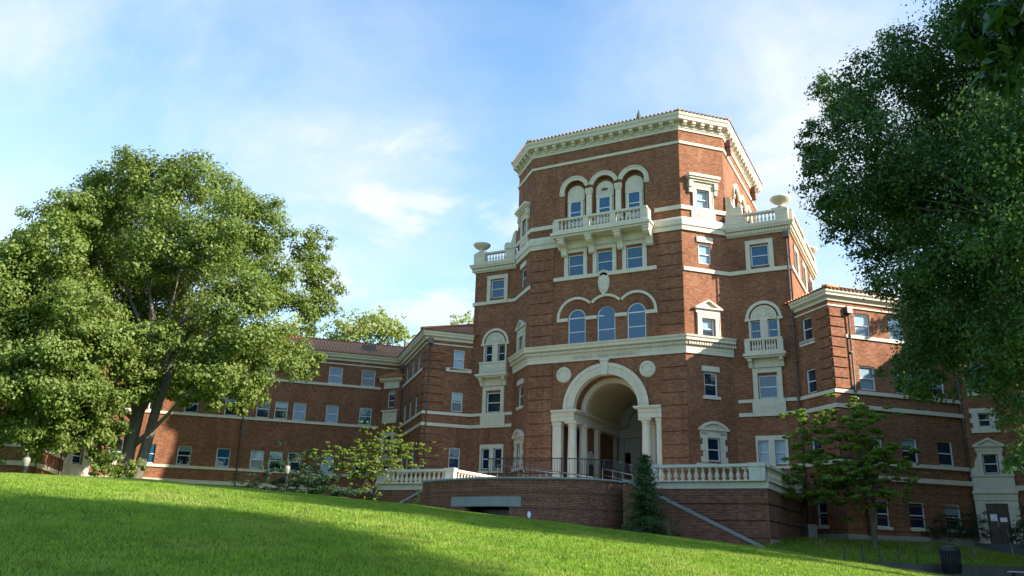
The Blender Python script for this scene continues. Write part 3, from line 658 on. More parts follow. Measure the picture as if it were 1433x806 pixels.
balustrade(HALL, (12.6, 2.55), (12.6, 14.1), 21.81, 22.69, [(0, .07), (.46, .54), (.93, 1)], [(.08, .45, 14), (.55, .92, 14)], .3, plinth=.12, rail=.13)
balustrade(HALL, (-12.1, 2.36), (-8.35, 2.36), 21.81, 22.69, [(0, .27), (.78, 1.0)], [(.28, .77, 7)], .3, plinth=.12, rail=.13)
scroll(FHR, 8.4, 1); scroll(FHL, -8.4, -1); urn(12.1, 2.5); urn(-11.55, 2.5); urn(12.35, 13.6)
for x in (11.95, -11.5):
    b = MB(); box(b, FHR, x - .5, x + .5, -.3, .25, 22.695, 22.82); part(b, 'pier_cap', STONE)
# roofs
def roof(fr, s0, s1, z, D, rise, inL, inR, parent, ov=0.0, pitch=.30, name='tile_roof', r=.085):
    mb = MB(); ln = s1 - s0
    mb.quad(fr.pt(s0, ov, z), fr.pt(s1, ov, z), fr.pt(s1 - inR, ov - D, z + rise), fr.pt(s0 + inL, ov - D, z + rise))
    n = int(ln/pitch)
    for k in range(n + 1):
        s = k*ln/n; m_ = D
        if inL > 0: m_ = min(m_, s/inL*D)
        if inR > 0: m_ = min(m_, (ln - s)/inR*D)
        if m_ < .1: continue
        V = []
        for q in (0, 1):
            for j in range(6):
                a = PI*j/5; V.append(fr.pt(s0 + s + r*math.cos(a), ov + .05 - q*m_, z + (rise/D)*(q*m_ - .05) + .01 + r*1.1*math.sin(a)))
        mb.add(V, [(j, j + 1, j + 7, j + 6) for j in range(5)] + [(0, 1, 2, 3, 4, 5)], True)
    if inL > 0: tube(mb, [fr.pt(s0, ov, z + .05), fr.pt(s0 + inL, ov - D, z + rise + .05)], .12, 6)
    if inR > 0: tube(mb, [fr.pt(s1, ov, z + .05), fr.pt(s1 - inR, ov - D, z + rise + .05)], .12, 6)
    return mb.build(name, TILE, parent)
TR = None
for fr, ln in ((F0, None), (FCR, CL), (FCL, CL), (FSR, 11.89), (FSL, 11.89), (FB1, CL), (FB, 11.56), (FB2, CL)):
    f2 = Fr(fr.pt(-5.78 if fr is F0 else 0, 0, 0)[:2], math.degrees(fr.th)); ln = ln or 11.56; ov = .64; e = ov*math.tan(PI/8)
    D = 8.46 + ov; tot = ln + 2*e
    roof(f2, -e, ln + e, 30.22, D*.86, 2.6, tot*.43, tot*.43, HALL, ov)
b = MB(); lathe(b, [(1.2, 32.4), (.5, 33.0), (.3, 34.0), (.16, 34.3), (.17, 35.0), (.26, 35.05), (.26, 35.15), (.16, 35.25), (.22, 35.5), (.17, 35.8), (.10, 36.0), (.05, 36.2), (.03, 36.3)], 12, (.1, 8.3, 0)); part(b, 'roof_finial', DSTONE)
# inscription
cu = bpy.data.curves.new('inscription', 'FONT'); cu.body = 'JAMES K. WEATHERFORD'; cu.size = .42; cu.extrude = .012; cu.align_x = 'CENTER'; cu.space_character = 1.12
tmp = bpy.data.objects.new('inscription', cu); C.objects.link(tmp); dg = bpy.context.evaluated_depsgraph_get(); me = bpy.data.meshes.new_from_object(tmp.evaluated_get(dg)); bpy.data.objects.remove(tmp)
me.materials.clear(); me.materials.append(LETTER)
wd = max(v.co.x for v in me.vertices) - min(v.co.x for v in me.vertices); k = 4.72/wd
for v in me.vertices: v.co = Vector((v.co.x*k + .1, -.155 - v.co.z, 12.70 + v.co.y*.95))
link('inscription', me, HALL)
# ---- entrance porch
AX = .09
b = MB(); ring(b, F0, AX, 9.17, 2.34, 3.02, -.45, .10, n=40); ring(b, F0, AX, 9.17, 2.86, 3.10, .10, .17, n=40); ring(b, F0, AX, 9.17, 2.5, 2.6, .10, .13, n=40); part(b, 'entrance_arch', STONE)
b = MB(); prism(b, F0, [(AX - .20, 11.45), (AX + .20, 11.45), (AX + .29, 12.5), (AX - .29, 12.5)], -.4, .24); box(b, F0, AX - .33, AX + .33, -.02, .28, 12.42, 12.555); part(b, 'keystone', STONE)
b = MB(); ring(b, F0, AX, 9.17, 2.342, 3.2, -1.3, -.451, n=40); part(b, 'arch_soffit', BRICK)
b = MB(); ring(b, F0, AX, 9.17, 2.0, 2.6, -1.75, -1.301, n=40); part(b, 'vault_rib', STONE)
b = MB(); ring(b, F0, AX, 9.17, 2.3, 2.7, -9.2, -1.751, n=40); part(b, 'vault', STUCCO)
b = MB(); ring(b, F0, AX, 9.17, 1.5, 2.0, -9.2, -8.7, n=32); part(b, 'vault_rib', GREYST)
for x0, x1 in ((-3.9, -2.2), (2.42, 4.02)):
    lo, hi = (x0, x1)
    b = MB(); box(b, F0, lo, hi, -9.0, .10, 8.4, 8.75); box(b, F0, lo, hi, -9.0, .13, 8.751, 9.0)
    e0, e1 = (lo, hi + .22) if lo < 0 else (lo - .22, hi)
    box(b, F0, e0, e1, -9.0, .25, 9.0, 9.07); box(b, F0, e0 - (0 if lo < 0 else .06), e1 + (.06 if lo < 0 else 0), -9.0, .30, 9.071, 9.17); part(b, 'porch_entablature', STONE)
def column(x, y, r=.345, z0=3.5, z1=8.4):
    mb = MB(); h = z1 - z0
    lathe(mb, [(r*1.25, 0), (r*1.25, .12), (r*1.3, .17), (r*1.28, .25), (r*1.08, .3), (r, .36), (r*.99, h*.35), (r*.84, h - .5), (r*.84, h - .42), (r*.95, h - .4), (r*.84, h - .36), (r*.84, h - .26), (r*1.05, h - .2), (r*1.15, h - .14)], 24, (x, y, z0))
    box(mb, F0, x - r*1.25, x + r*1.25, -y - r*1.25, -y + r*1.25, z1 - .14, z1 - .004); part(mb, 'column', SMOOTH)
def pil(x0, x1, v0, v1, m=None):
    mb = MB(); box(mb, F0, x0, x1, -v1, -v0, 3.5, 8.15); box(mb, F0, x0 - .05, x1 + .05, -v1 - .05, -v0 + .05, 8.151, 8.398); box(mb, F0, x0 - .05, x1 + .05, -v1 - .05, -v0 + .05, 3.499, 3.8); part(mb, 'porch_pilaster', m or SMOOTH)
for x, y in ((-2.48, .36), (-2.48, 2.3), (2.85, .36), (2.85, 2.3)): column(x, y)
pil(-3.86, -3.22, .06, .55); pil(3.62, 4.0, .06, .55)
pil(-2.62, -2.25, 4.55, 5.0); pil(-2.62, -2.25, 8.5, 8.98, GREYST)
for q in ((-3.95, 0.5, -3.95, 9.0), (4.05, .5, 4.05, 9.0)):
    b = MB(); z0, z1 = 3.4, 9.2; b.quad((q[0], q[1], z0), (q[2], q[3], z0), (q[2], q[3], z1), (q[0], q[1], z1)); part(b, 'porch_wall', BRICK)
b = MB(); box(b, F0, -4.0, 4.1, -17, -.001, 3.3, 3.5); part(b, 'porch_floor', FLOOR)
for v0, v1 in ((2.8, 4.55), (5.0, 8.5)):
    b = MB(); b.quad((-2.55, v0, 3.5), (-2.55, v1, 3.5), (-2.55, v1, 8.4), (-2.55, v0, 8.4)); part(b, 'porch_wall', BRICK)
FI = Fr((-2.55, 2.8), 90)
b = MB(); box(b, FI, .25, 1.45, .001, .12, 3.5, 6.0); box(b, FI, .15, 1.55, .001, .2, 6.0, 6.15); prism(b, FI, [(.1, 6.151), (1.6, 6.151), (.85, 6.75)], .001, .18); part(b, 'porch_doorway', STONE)
b = MB(); box(b, FI, .42, 1.28, .12, .14, 3.5, 5.8); part(b, 'door', DOORM)
FBK = Fr((0, 9.0), 0); FBK.op += [(-1.78, -1.3, 3.3, 7.2, False, .35), (-.45, 1.35, 3.3, 7.3, False, .35), (2.1, 2.6, 3.3, 7.2, False, .35)]
b = MB(); wall(b, FBK, -4, 4.1, 3.3, 12.0); part(b, 'porch_end_wall', GREYST)
b = MB(); box(b, FBK, -2.05, -1.79, .001, .10, 3.5, 8.3); box(b, FBK, -1.25, -.5, .001, .12, 3.5, 8.3); box(b, FBK, 1.4, 2.05, .001, .12, 3.5, 8.3); box(b, FBK, -2.4, 2.5, .001, .25, 8.3, 8.9); part(b, 'passage_surround', GREYST)
b = MB()
b.quad((-3.6, 9.35, 3.4), (-3.6, 16.9, 3.4), (-3.6, 16.9, 7.6), (-3.6, 9.35, 7.6)); part(b, 'passage_wall', BRICK); b = MB(); b.quad((3.2, 9.35, 3.4), (3.2, 16.9, 3.4), (3.2, 16.9, 7.6), (3.2, 9.35, 7.6)); part(b, 'passage_wall', BRICK)
b = MB(); b.quad((-3.7, 9.3, 7.5), (3.3, 9.3, 7.5), (3.3, 17, 7.5), (-3.7, 17, 7.5)); part(b, 'passage_ceiling', STUCCO)
# floodlights on the tower's flank
for s in (1.0, 9.9):
    b = MB()
    for z in (28.35, 29.0): box(b, FSR, s - .2, s + .2, .001, .42, z - .28, z + .2)
    box(b, FSR, s - .06, s + .06, .001, .1, 28.0, 29.2); part(b, 'floodlight', flat_mat('floodlight_paint', (.16, .05, .035), .5))

# ---- wings
D7 = 0.70711
SR = (12.45, 2.51); KR = (14.77, .19); I1R = (21.46, 6.76); I2R = (23.8, 6.76); ICR = (22.63, 7.93)
SLp = (-12.02, 2.51); KLp = (-14.62, -.09); I1L = (-21.27, 6.56); I2L = (-23.61, 6.56); ICL = (-22.44, 7.73)
FA_R = Fr(SR, -45); LG_R = Fr(KR, 45); BY_R = Fr(I1R, 0); S2_R = Fr(ICR, -45)
FA_L = Fr(KLp, 45); SD_L = Fr(ICL, -45); BY_L = Fr(I2L, 0)
EL = (-39.38, -9.21); LG_L = Fr(EL, 45); LNL = math.hypot(ICL[0]-EL[0], ICL[1]-EL[1])
EB = (-39.38, -11.5); CC = (EB[0] + 9.3*D7, EB[1] - 9.3*D7)
BY_E = Fr(EB, 90); SD_E = Fr(CC, 135); FR_E = Fr((CC[0] - 16*D7, CC[1] - 16*D7), 45)
ROWS = ((13.18, 1.46), (9.78, 1.50), (5.55, 1.50), (1.75, 1.5))
def row(fr, cols, rows, w=1.1, blinds=None, gl=None, sill3=True):
    for ri in rows:
        z, h = ROWS[ri]
        for c in cols:
            bl = 0
            if blinds: bl = blinds.get((ri, round(c, 2)), 0)
            if not bl and fr is not FA_R and random.random() < .3: bl = random.choice((.28, .42, .5, .62, .98))
            ww = w
            if isinstance(c, tuple): c, ww = c
            window(fr, c, ww, z, h, blind=bl, glass=gl if random.random() < .75 else None, fw=.065)
            if ri in (0,) and sill3: slab(fr, c - ww/2 - .28, c + ww/2 + .28, .1, z - .22, z - .003, 'window_sill')
            if ri == 3 : slab(fr, c - ww/2 - .1, c + ww/2 + .1, .08, z - .16, z - .003, 'window_sill')
            if ri in (1, 2) and not sill3: pass
            if ri > 0:      # jack arch of upright bricks
                mb = MB(); n = 9
                for k in range(n):
                    a0 = c - ww/2 - .12 + (ww + .24)*k/n; box(mb, fr, a0, a0 + (ww + .24)/n - .02, -.02, .012, z + h + .02, z + h + .34)
                part(mb, 'jack_arch', BRICK)
row(FA_R, (1.12,), (0, 1, 2, 3), .9)
row(LG_R, (2.45, 5.05, 7.75), (0, 1, 2, 3), 1.15, {(0, 2.45): .99, (0, 5.05): .97, (1, 2.45): .99, (2, 5.05): .4, (2, 2.45): .55, (1, 5.05): .5}, GLASS, False)
row(FA_L, (3.68 - 1.05,), (0, 1, 2), .86)
LK = math.hypot(KLp[0]-ICL[0], KLp[1]-ICL[1])
row(SD_L, tuple(LK - x for x in (2.8, 5.25, 7.7)), (0, 1, 2), 1.1, None, GLASSB, False)
off = 23.7 - 1.37 - 0.0
def sx(s): return math.hypot(I2L[0]-EL[0], I2L[1]-EL[1]) + s
row(LG_L, tuple(sx(s) for s in (-1.2, -4.06, -6.8, -9.8, -15.5, -18.2, -20.6)), (0,), 1.18, None, GLASSB, False)
row(LG_L, tuple(sx(s) for s in (-1.2, -4.06, -6.82, -8.32, -9.82, -12.35, -15.5, -18.2, -20.6)), (1,), 1.05, {(1, round(sx(-8.32), 2)): .35}, GLASSB, False)
row(LG_L, tuple(sx(s) for s in (-1.2, -4.06, -6.82, -8.32, -9.82, -12.5, -15.5, -18.2, -20.6)), (2,), 1.05, {(2, round(sx(-9.82), 2)): .5}, GLASSB, False)
b = MB(); box(b, LG_L, sx(-14.35), sx(-13.45), -.02, .02, 7.06, 7.14); box(b, LG_L, sx(-14.4), sx(-14.34), -.02, .02, 5.5, 7.06); box(b, LG_L, sx(-13.46), sx(-13.4), -.02, .02, 5.5, 7.06); part(b, 'bricked_up_window', BRICK)
row(SD_E, (3.2, 5.6), (0, 1, 2), .95, None, None, False)
row(FR_E, (4, 8, 12), (0, 1, 2), 1.05, None, None, False)
row(S2_R, (4.2, 6.9, 9.6, 12.3, 15.0, 17.7), (0, 1, 2), 1.1, None, None, False)
walls(FA_R, 0, 3.281, -.5, 15.5, 'wing_wall'); walls(LG_R, 0, 11.12, -.5, 15.5, 'wing_wall'); walls(S2_R, 0, 34, -1.0, 15.5, 'wing_wall')
walls(FA_L, 0, 3.677, 0, 15.5, 'wing_wall'); walls(SD_L, 0, LK, 0, 15.5, 'wing_wall'); walls(LG_L, 0, LNL, 0, 15.5, 'wing_wall')
walls(SD_E, 0, 11.0, 0, 15.5, 'wing_wall'); walls(FR_E, 0, 16, 0, 15.5, 'wing_wall')
b = MB()      # rear walls of the wings
def rw(p, q, z0=-1.0): b.quad((*p, z0), (*q, z0), (*q, 15.5), (*p, 15.5))
def offp(p, th, a, d): f = Fr(p, th); return f.pt(a, d, 0)[:2]
rw(offp(ICR, -45, -13, -11), offp(ICR, -45, 34, -11)); rw(offp(ICR, -45, 34, -11), offp(ICR, -45, 34, 0)); rw(offp(ICR, -45, -13, -11), offp(ICR, -45, -13, 6))
part(b, 'rear_wall', BRICK); b = MB(); rw(offp(ICL, 45, -40, -11), offp(ICL, 45, 13, -11)); rw(offp(ICL, 45, 13, -11), offp(ICL, 45, 13, 6)); part(b, 'rear_wall', BRICK); b = MB(); rw(offp(FR_E.p, 45, 0, 0), offp(FR_E.p, 45, 0, -24))
part(b, 'rear_wall', BRICK)
# diagonal bays with a doorway
def bay(fr, wd, zt, dz, full=True):
    c = wd/2
    window(fr, c, .78, 5.15, 1.18, fw=.06); window(fr, c, .66, 8.0, .85, fw=.06, blind=.0); window(fr, c, .72, 11.35, 1.2, True, fw=.06)
    fr.op.append((.58, wd - .58, dz, 3.36, False, .2)); walls(fr, 0, wd, -.5, zt, 'bay_wall')
    b = MB(); box(b, fr, 0.02, .58, -.02, .12, dz, 3.55); box(b, fr, wd - .58, wd - .02, -.02, .12, dz, 3.55); box(b, fr, .58, wd - .58, -.02, .117, 3.36, 3.55); box(b, fr, .0, wd, -.02, .17, 3.551, 3.95); box(b, fr, -.05, wd + .05, -.02, .28, 3.951, 4.1)
    for x in (.3, wd - .3): disc(b, fr, x, 2.95, .16, .2, .12, .17, 14)
    part(b, 'doorway_surround', STONE)
    b = MB(); box(b, fr, .58, c - .012, -.12, -.06, dz, 3.35); box(b, fr, c + .012, wd - .58, -.12, -.06, dz, 3.35); d_ = part(b, 'door', DOORM)
    b = MB(); box(b, fr, c - .06, c - .03, -.06, .0, 2.0, 2.3); b.build('handle', STEEL, d_)
    b = MB(); box(b, fr, c - .42, c - .06, -.059, -.05, 2.35, 2.75); box(b, fr, c + .08, c + .45, -.059, -.05, 2.3, 2.55); b.build('notice', WHITE, d_)
    b = MB(); box(b, fr, .05, wd - .05, -.02, .09, 4.101, 4.95); box(b, fr, .55, wd - .55, .09, .12, 4.25, 4.8); box(b, fr, 0, wd, -.02, .16, 4.951, 5.08); part(b, 'carved_panel', STONE)
    surround(fr, c, 1.34, 5.085, 6.55, .24, .12, sill=False)
    pediment(fr, c, 1.75, 6.75, .55)
    for sg in (-1, 1):
        b = MB()
        P = [(c + sg*.68, 5.09), (c + sg*1.12, 5.09), (c + sg*1.1, 5.4), (c + sg*.9, 5.55), (c + sg*.84, 5.9), (c + sg*.68, 6.2)]
        prism(b, fr, P if sg > 0 else P[::-1], -.02, .10); part(b, 'scroll', STONE)
    b = MB()
    for k in range(5):
        w_ = .78 if k % 2 == 0 else .66; z = 7.62 + k*.305
        for sg in (-1, 1): box(b, fr, *sorted((c + sg*.33, c + sg*w_)), -.04, .1, z, z + .30)
    box(b, fr, c - .33, c + .33, -.04, .097, 7.62, 8.0); box(b, fr, c - .33, c + .33, -.04, .097, 8.85, 9.14); part(b, 'quoin_surround', STONE)
    b = MB(); box(b, fr, c - .75, c + .75, -.02, .1, 9.95, 10.95); box(b, fr, c - .85, c + .85, -.02, .2, 10.95, 11.1); part(b, 'carved_panel', STONE)
    b = MB(); box(b, fr, c - .8, c + .8, -.02, .09, 13.0, 13.62); part(b, 'carved_panel', STONE)
    course([fr.pt(-.05, 0, 0)[:2], fr.pt(wd + .05, 0, 0)[:2]], [(-.03, 13.55), (.1, 13.55), (.3, 13.75), (.34, 13.95), (-.03, 13.95)], 'cornice')
    mb = MB(); e = .45; f3 = fr
    P = [f3.pt(-e, .4, 13.96), f3.pt(wd + e, .4, 13.96), f3.pt(c, -wd/2 - .1, 15.1)]
    mb.add(P, ((0, 1, 2),))
    for k in range(11):
        s = -e + (wd + 2*e)*k/10; t_ = 1 - abs(s - c)/(c + e)
        if t_ < .08: continue
        A = Vector(f3.pt(s, .42, 13.97)); B_ = Vector(f3.pt(s, .4 - t_*(wd/2 + .5), 13.96 + 1.14*t_))
        tube(mb, [A, B_], .085, 6)
    part(mb, 'bay_roof', TILE)
bay(BY_R, 2.34, 13.9, 1.04); bay(BY_L, 2.34, 13.9, 1.6); bay(BY_E, 2.29, 13.9, 1.6)
# wing belts, cornices
pr_top = [(-.03, 15.25), (.09, 15.25), (.12, 15.40), (.34, 15.52), (.34, 15.63), (.43, 15.72), (.46, 15.86), (-.03, 15.88)]
F2R = S2_R.pt(34, 0, 0)[:2]
PR = [SR, KR, ICR, F2R]; PL = [FR_E.p, CC, SD_E.pt(11, 0, 0)[:2]]; PL2 = [EL, ICL, KLp, SLp]
for p in (PR, PL, PL2):
    course(p, pr_top, 'wing_cornice'); course(p, rect(.07, 14.9, 15.0), 'string_course')
def belt(fr, s0, s1, z0, z1, d=.10): course([fr.pt(s0, 0, 0)[:2], fr.pt(s1, 0, 0)[:2]], rect(d, z0, z1), 'belt_course')
belt(LG_R, 1.1, 9.4, 12.95, 13.16); belt(SD_L, 1.7, LK - .9, 12.95, 13.16); belt(LG_L, 0, LNL - 1.7, 12.95, 13.16); belt(S2_R, 1.7, 34, 12.95, 13.16)
course([(8.5, 2.51), (9.38, 2.51)], rect(.10, 9.46, 9.68), 'belt_course'); course([(8.5, 2.51), (9.38, 2.51)], rect(.10, 8.56, 8.8), 'belt_course')
course([(11.52, 2.51), SR, KR, I1R], rect(.10, 9.46, 9.68), 'belt_course'); course([(11.52, 2.51), SR, KR, I1R], rect(.11, 8.56, 8.8), 'belt_course')
course([(11.52, 2.51), SR, KR, I1R], rect(.10, 5.28, 5.5), 'belt_course'); course([KR, I1R], rect(.14, 4.38, 4.66), 'water_table'); course([(8.5, 2.51), (9.38, 2.51)], rect(.10, 5.2, 5.42), 'belt_course')
course([I1L, KLp, SLp, (-11.02, 2.51)], rect(.10, 9.46, 9.68), 'belt_course'); course([I1L, KLp, SLp, (-11.02, 2.51)], rect(.11, 8.56, 8.8), 'belt_course')
course([(-8.9, 2.51), (-8.3, 2.51)], rect(.10, 9.46, 9.68), 'belt_course'); course([(-8.9, 2.51), (-8.3, 2.51)], rect(.11, 8.56, 8.8), 'belt_course')
slab(FA_L, 1.6, 3.66, .1, 12.85, 13.15, 'window_sill')
slab(FA_R, .35, 1.85, .1, 12.85, 13.15, 'window_sill')
ps = EL, I2L
for z0, z1, d in ((9.52, 9.74, .1), (5.28, 5.5, .1), (4.1, 4.4, .13)):
    course([EL, I2L], rect(d, z0, z1), 'belt_course'); course([I1L, KLp], rect(d, z0, z1), 'belt_course') if z0 < 9 else None
    course([FR_E.p, CC, EB], rect(d, z0, z1), 'belt_course'); course([S2_R.pt(1.7, 0, 0)[:2], F2R], rect(d, z0, z1), 'belt_course')
# quoins
for fr, s0, s1 in ((FA_R, 2.15, 3.275), (LG_R, .005, 1.05), (FA_L, .005, 1.5), (SD_L, LK - 1.1, LK - .005), (SD_E, .005, 1.1), (FR_E, 14.9, 15.995)):
    rustic(fr, s0, s1, 9.72, 14.86, .64, .08, .1, 'quoin'); rustic(fr, s0, s1, 5.55, 8.53, .64, .08, .1, 'quoin')
rustic(LG_R, .05, 9.3, 1.35, 4.36, .75, .05, .08, 'rusticated_base') if False else None
for fr, a0, a1 in ((LG_R, 0.02, 9.35), (FA_R, .05, 3.26)):
    mb = MB()
    for z in (1.5, 2.25, 3.0, 3.75): box(mb, fr, a0, a1, -.02, .012, z, z + .07)
    part(mb, 'brick_band', flat_mat('dark_brick_band', (.13, .05, .035), .9))
course([SR, KR, I1R], rect(.08, .2, 1.28), 'foundation_course', m=GREYST)
# wing roofs
def wing_roof(fr, s0, s1, hl, hr, D=5.9, rise=2.35):
    roof(fr, s0, s1, 15.89, D, rise, D if hl else 0, D if hr else 0, HALL, .50, .29)
    back = Fr(fr.pt(s1, -10.56, 0)[:2], math.degrees(fr.th) + 180); ln = s1 - s0
    mb = MB(); mb.quad(back.pt(0, .6, 15.98), back.pt(ln, .6, 15.98), back.pt(ln - (D if hl else 0), .6 - D, 15.98 + rise), back.pt(D if hr else 0, .6 - D, 15.98 + rise)); part(mb, 'roof_back', TILE)
wing_roof(LG_R, -.62, 16.5, True, False); wing_roof(S2_R, -12, 34.5, True, True)
roof(Fr(LG_R.pt(0, -10.56, 0)[:2], -45), -.62, 11.18, 15.89, 5.9, 2.35, 5.9, 5.9, HALL, .50, .29)
SDb = Fr(SD_L.pt(0, 0, 0)[:2], -45)
wing_roof(SD_L, -6, LK + .62, False, True); wing_roof(LG_L, -8, LNL + 12, True, False)
roof(Fr(KLp, 45), -.62, 11.18, 15.89, 5.9, 2.35, 5.9, 5.9, HALL, .50, .29)
wing_roof(FR_E, -8, 16.62, False, True); roof(Fr(CC, 135), -.62, 11.18, 15.89, 5.9, 2.35, 5.9, 5.9, HALL, .50, .29)
# roof hatch on the left wing
b = MB(); q = LG_L.pt(LNL - 3.2, -2.2, 0); box(b, LG_L, LNL - 3.4, LNL - 2.2, -3.0, -1.6, 16.6, 17.3); part(b, 'roof_hatch', PIPE)
# downpipes
def downpipe(fr, s, z0, z1, d=.14, r=.06, hopper=True):
    b = MB(); tube(b, [fr.pt(s, d, z0), fr.pt(s, d, z1)], r, 8)
    o = part(b, 'downpipe', PIPE)
    if hopper:
        b = MB(); box(b, fr, s - .2, s + .2, .02, .34, z1 - .02, z1 + .42); b.build('hopper', PIPE, o)
    for z in np.arange(z0 + 1.2, z1 - .3, 2.4):
        b = MB(); box(b, fr, s - .11, s + .11, .0, .2, z, z + .07); b.build('pipe_clip', PIPE, o)
    return o
downpipe(FHR, 12.3, 1.2, 20.6); downpipe(LG_R, 1.35, 1.2, 14.5); downpipe(LG_R, 9.3, 1.2, 15.0, hopper=False)
downpipe(FA_L, .25, 2, 14.9); downpipe(SD_L, 1.75, 2, 14.6); downpipe(LG_L, sx(-11.3), 1.5, 15, hopper=False); downpipe(LG_L, sx(-21.7), 1.5, 15, hopper=False); downpipe(SD_E, .4, 1.5, 15, hopper=False); downpipe(SD_E, 7.9, 1.5, 15, hopper=False)

# ------------------------------------------------------------------ entrance terrace
TERR = thing('entrance_terrace', (0, -8, .5), 'raised brick terrace with curved front wall, stone balustrades and two outside stairs below the arch', 'terrace')
FT = Fr((0, -8.5), 0); FTS = Fr((12.02, -8.5), 90); FTL = Fr((-12.0, 2.5), -90)
def tpart(mb, name, m, par=None): return mb.build(name, m, par or TERR)
for fr, a0, a1 in ((FT, -12.0, -4.7), (FT, 4.6, 12.02), (FTS, .125, 11.0), (FTL, 0, 10.87)):
    b = MB(); z = -.8; hs = .82
    b.quad(fr.pt(a0, -.10, -.8), fr.pt(a1, -.10, -.8), fr.pt(a1, -.10, 3.25), fr.pt(a0, -.10, 3.25))
    zz_ = 3.2
    while zz_ > -.8: box(b, fr, a0, a1, -.12, 0, zz_ - hs + .09, zz_); zz_ -= hs
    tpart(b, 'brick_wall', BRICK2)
TPATH = [(-12.0, 2.4), (-12.0, -8.5), (-6.35, -8.5)]
def tcourse(path, prof, name, m): mb = MB(); sweep(mb, path, prof); return tpart(mb, name, m)
tcourse([(-12.0, 2.4), (-12.0, -8.5), (-6.2, -8.5)], [(-.4, 3.2), (.06, 3.2), (.06, 3.5), (.03, 3.54), (-.4, 3.54)], 'base_course', CASE)
tcourse([(6.0, -8.5), (12.02, -8.5), (12.02, 2.4)], [(-.4, 3.2), (.06, 3.2), (.06, 3.5), (.03, 3.54), (-.4, 3.54)], 'base_course', CASE)
tcourse([(12.02, -8.5), (12.02, 2.4)], rect(.05, .1, .75), 'foundation_course', GREYST)
balustrade(TERR, (-11.98, -8.65), (-6.3, -8.65), 3.545, 4.42, [(0, .11), (.89, 1.0)], [(.115, .885, 13)], .32, plinth=.05, rail=.15, m=CASE, pierup=.04, r=.13)
balustrade(TERR, (6.1, -8.65), (12.0, -8.65), 3.545, 4.42, [(0, .05), (.865, 1.0)], [(.06, .86, 13)], .32, plinth=.05, rail=.15, m=CASE, pierup=.04, r=.13)
balustrade(TERR, (12.02, -8.45), (12.02, 2.3), 3.545, 4.40, [(.47, .53), (.96, 1)], [(.01, .46, 13), (.54, .955, 12)], .30, plinth=.05, rail=.15, m=CASE, pierup=.0, r=.13)
balustrade(TERR, (-6.45, -8.3), (-6.45, -3.2), 3.545, 4.40, [(.9, 1)], [(.02, .89, 12)], .30, plinth=.05, rail=.15, m=CASE, r=.13)
b = MB(); b.quad((-12, -8.5, 3.5), (12, -8.5, 3.5), (12.4, 2.6, 3.5), (-12.4, 2.6, 3.5)); tpart(b, 'terrace_floor', FLOOR)
# curved front wall: points smoothed with Catmull-Rom
KP = [(-7.1, -10.0), (-7.0, -11.0), (-5.0, -11.95), (-2.9, -12.6), (-1.3, -12.85), (.6, -12.65), (2.9, -11.95), (4.1, -10.95), (4.62, -9.5), (4.7, -8.4)]
DR = [(-7.05, -8.5), (-7.05, -11.0)]
for i in range(1, len(KP) - 2):
    p0, p1, p2, p3 = (np.array(KP[j]) for j in (i - 1, i, i + 1, i + 2))
    if i == 1: p0 = p1 - (p2 - p1)
    for k in range(1, 7):
        t = k/6; DR.append(tuple(.5*((2*p1) + (-p0 + p2)*t + (2*p0 - 5*p1 + 4*p2 - p3)*t*t + (-p0 + 3*p1 - 3*p2 + p3)*t**3)))
DR.append((4.7, -8.3))
ia = min(range(2, len(DR)), key=lambda i: abs(DR[i][0] + 3.25)); ib = min(range(2, len(DR)), key=lambda i: abs(DR[i][0] + .45))
la_ = min(range(2, len(DR)), key=lambda i: abs(DR[i][0] + 4.15)); lb_ = min(range(2, len(DR)), key=lambda i: abs(DR[i][0] - .35))
b = MB(); wl = [(-.38, -.8), (0, -.8), (0, 3.42), (-.38, 3.42)]
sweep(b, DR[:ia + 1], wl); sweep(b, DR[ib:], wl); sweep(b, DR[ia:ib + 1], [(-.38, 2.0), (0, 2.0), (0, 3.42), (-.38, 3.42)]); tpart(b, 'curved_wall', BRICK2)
for z in (2.72, 1.92, 1.12):
    for seg in ((DR[1:ia + 1], DR[ib:]) if z < 2.5 else (DR[1:],)):
        tcourse(seg, [(-.02, z), (.018, z), (.018, z + .085), (-.02, z + .085)], 'brick_band', flat_mat('brick_band_dark', (.12, .05, .04), .9, 0, .3, 8))
tcourse(DR[la_:lb_ + 1], rect(.035, 2.02, 2.52), 'lintel', CONC)
tcourse(DR[1:], [(-.5, 3.42), (.06, 3.42), (.09, 3.46), (.07, 3.535), (-.5, 3.535)], 'wall_cap', CONC)
b = MB(); k = len(DR); b.add([(x, y, 3.5) for x, y in DR] , [list(range(k))]); tpart(b, 'platform_floor', FLOOR)
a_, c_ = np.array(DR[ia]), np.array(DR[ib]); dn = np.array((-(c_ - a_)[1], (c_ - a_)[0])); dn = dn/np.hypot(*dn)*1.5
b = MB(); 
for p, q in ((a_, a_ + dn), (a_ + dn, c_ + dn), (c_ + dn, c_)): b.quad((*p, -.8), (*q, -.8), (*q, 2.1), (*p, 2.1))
b.quad((*a_, 2.05), (*c_, 2.05), (*(c_ + dn), 2.05), (*(a_ + dn), 2.05)); tpart(b, 'recess', DARK)  # recess faces coloured near-black in place of shade
e_ = (a_ + dn*.8); f_ = (c_ + dn*.8); fd = Fr(tuple(e_), math.degrees(math.atan2(f_[1] - e_[1], f_[0] - e_[0])))
b = MB(); box(b, fd, .3, 1.35, 0, .06, -.8, 1.9); box(b, fd, 1.4, 2.45, 0, .06, -.8, 1.9); tpart(b, 'door', DOORM)
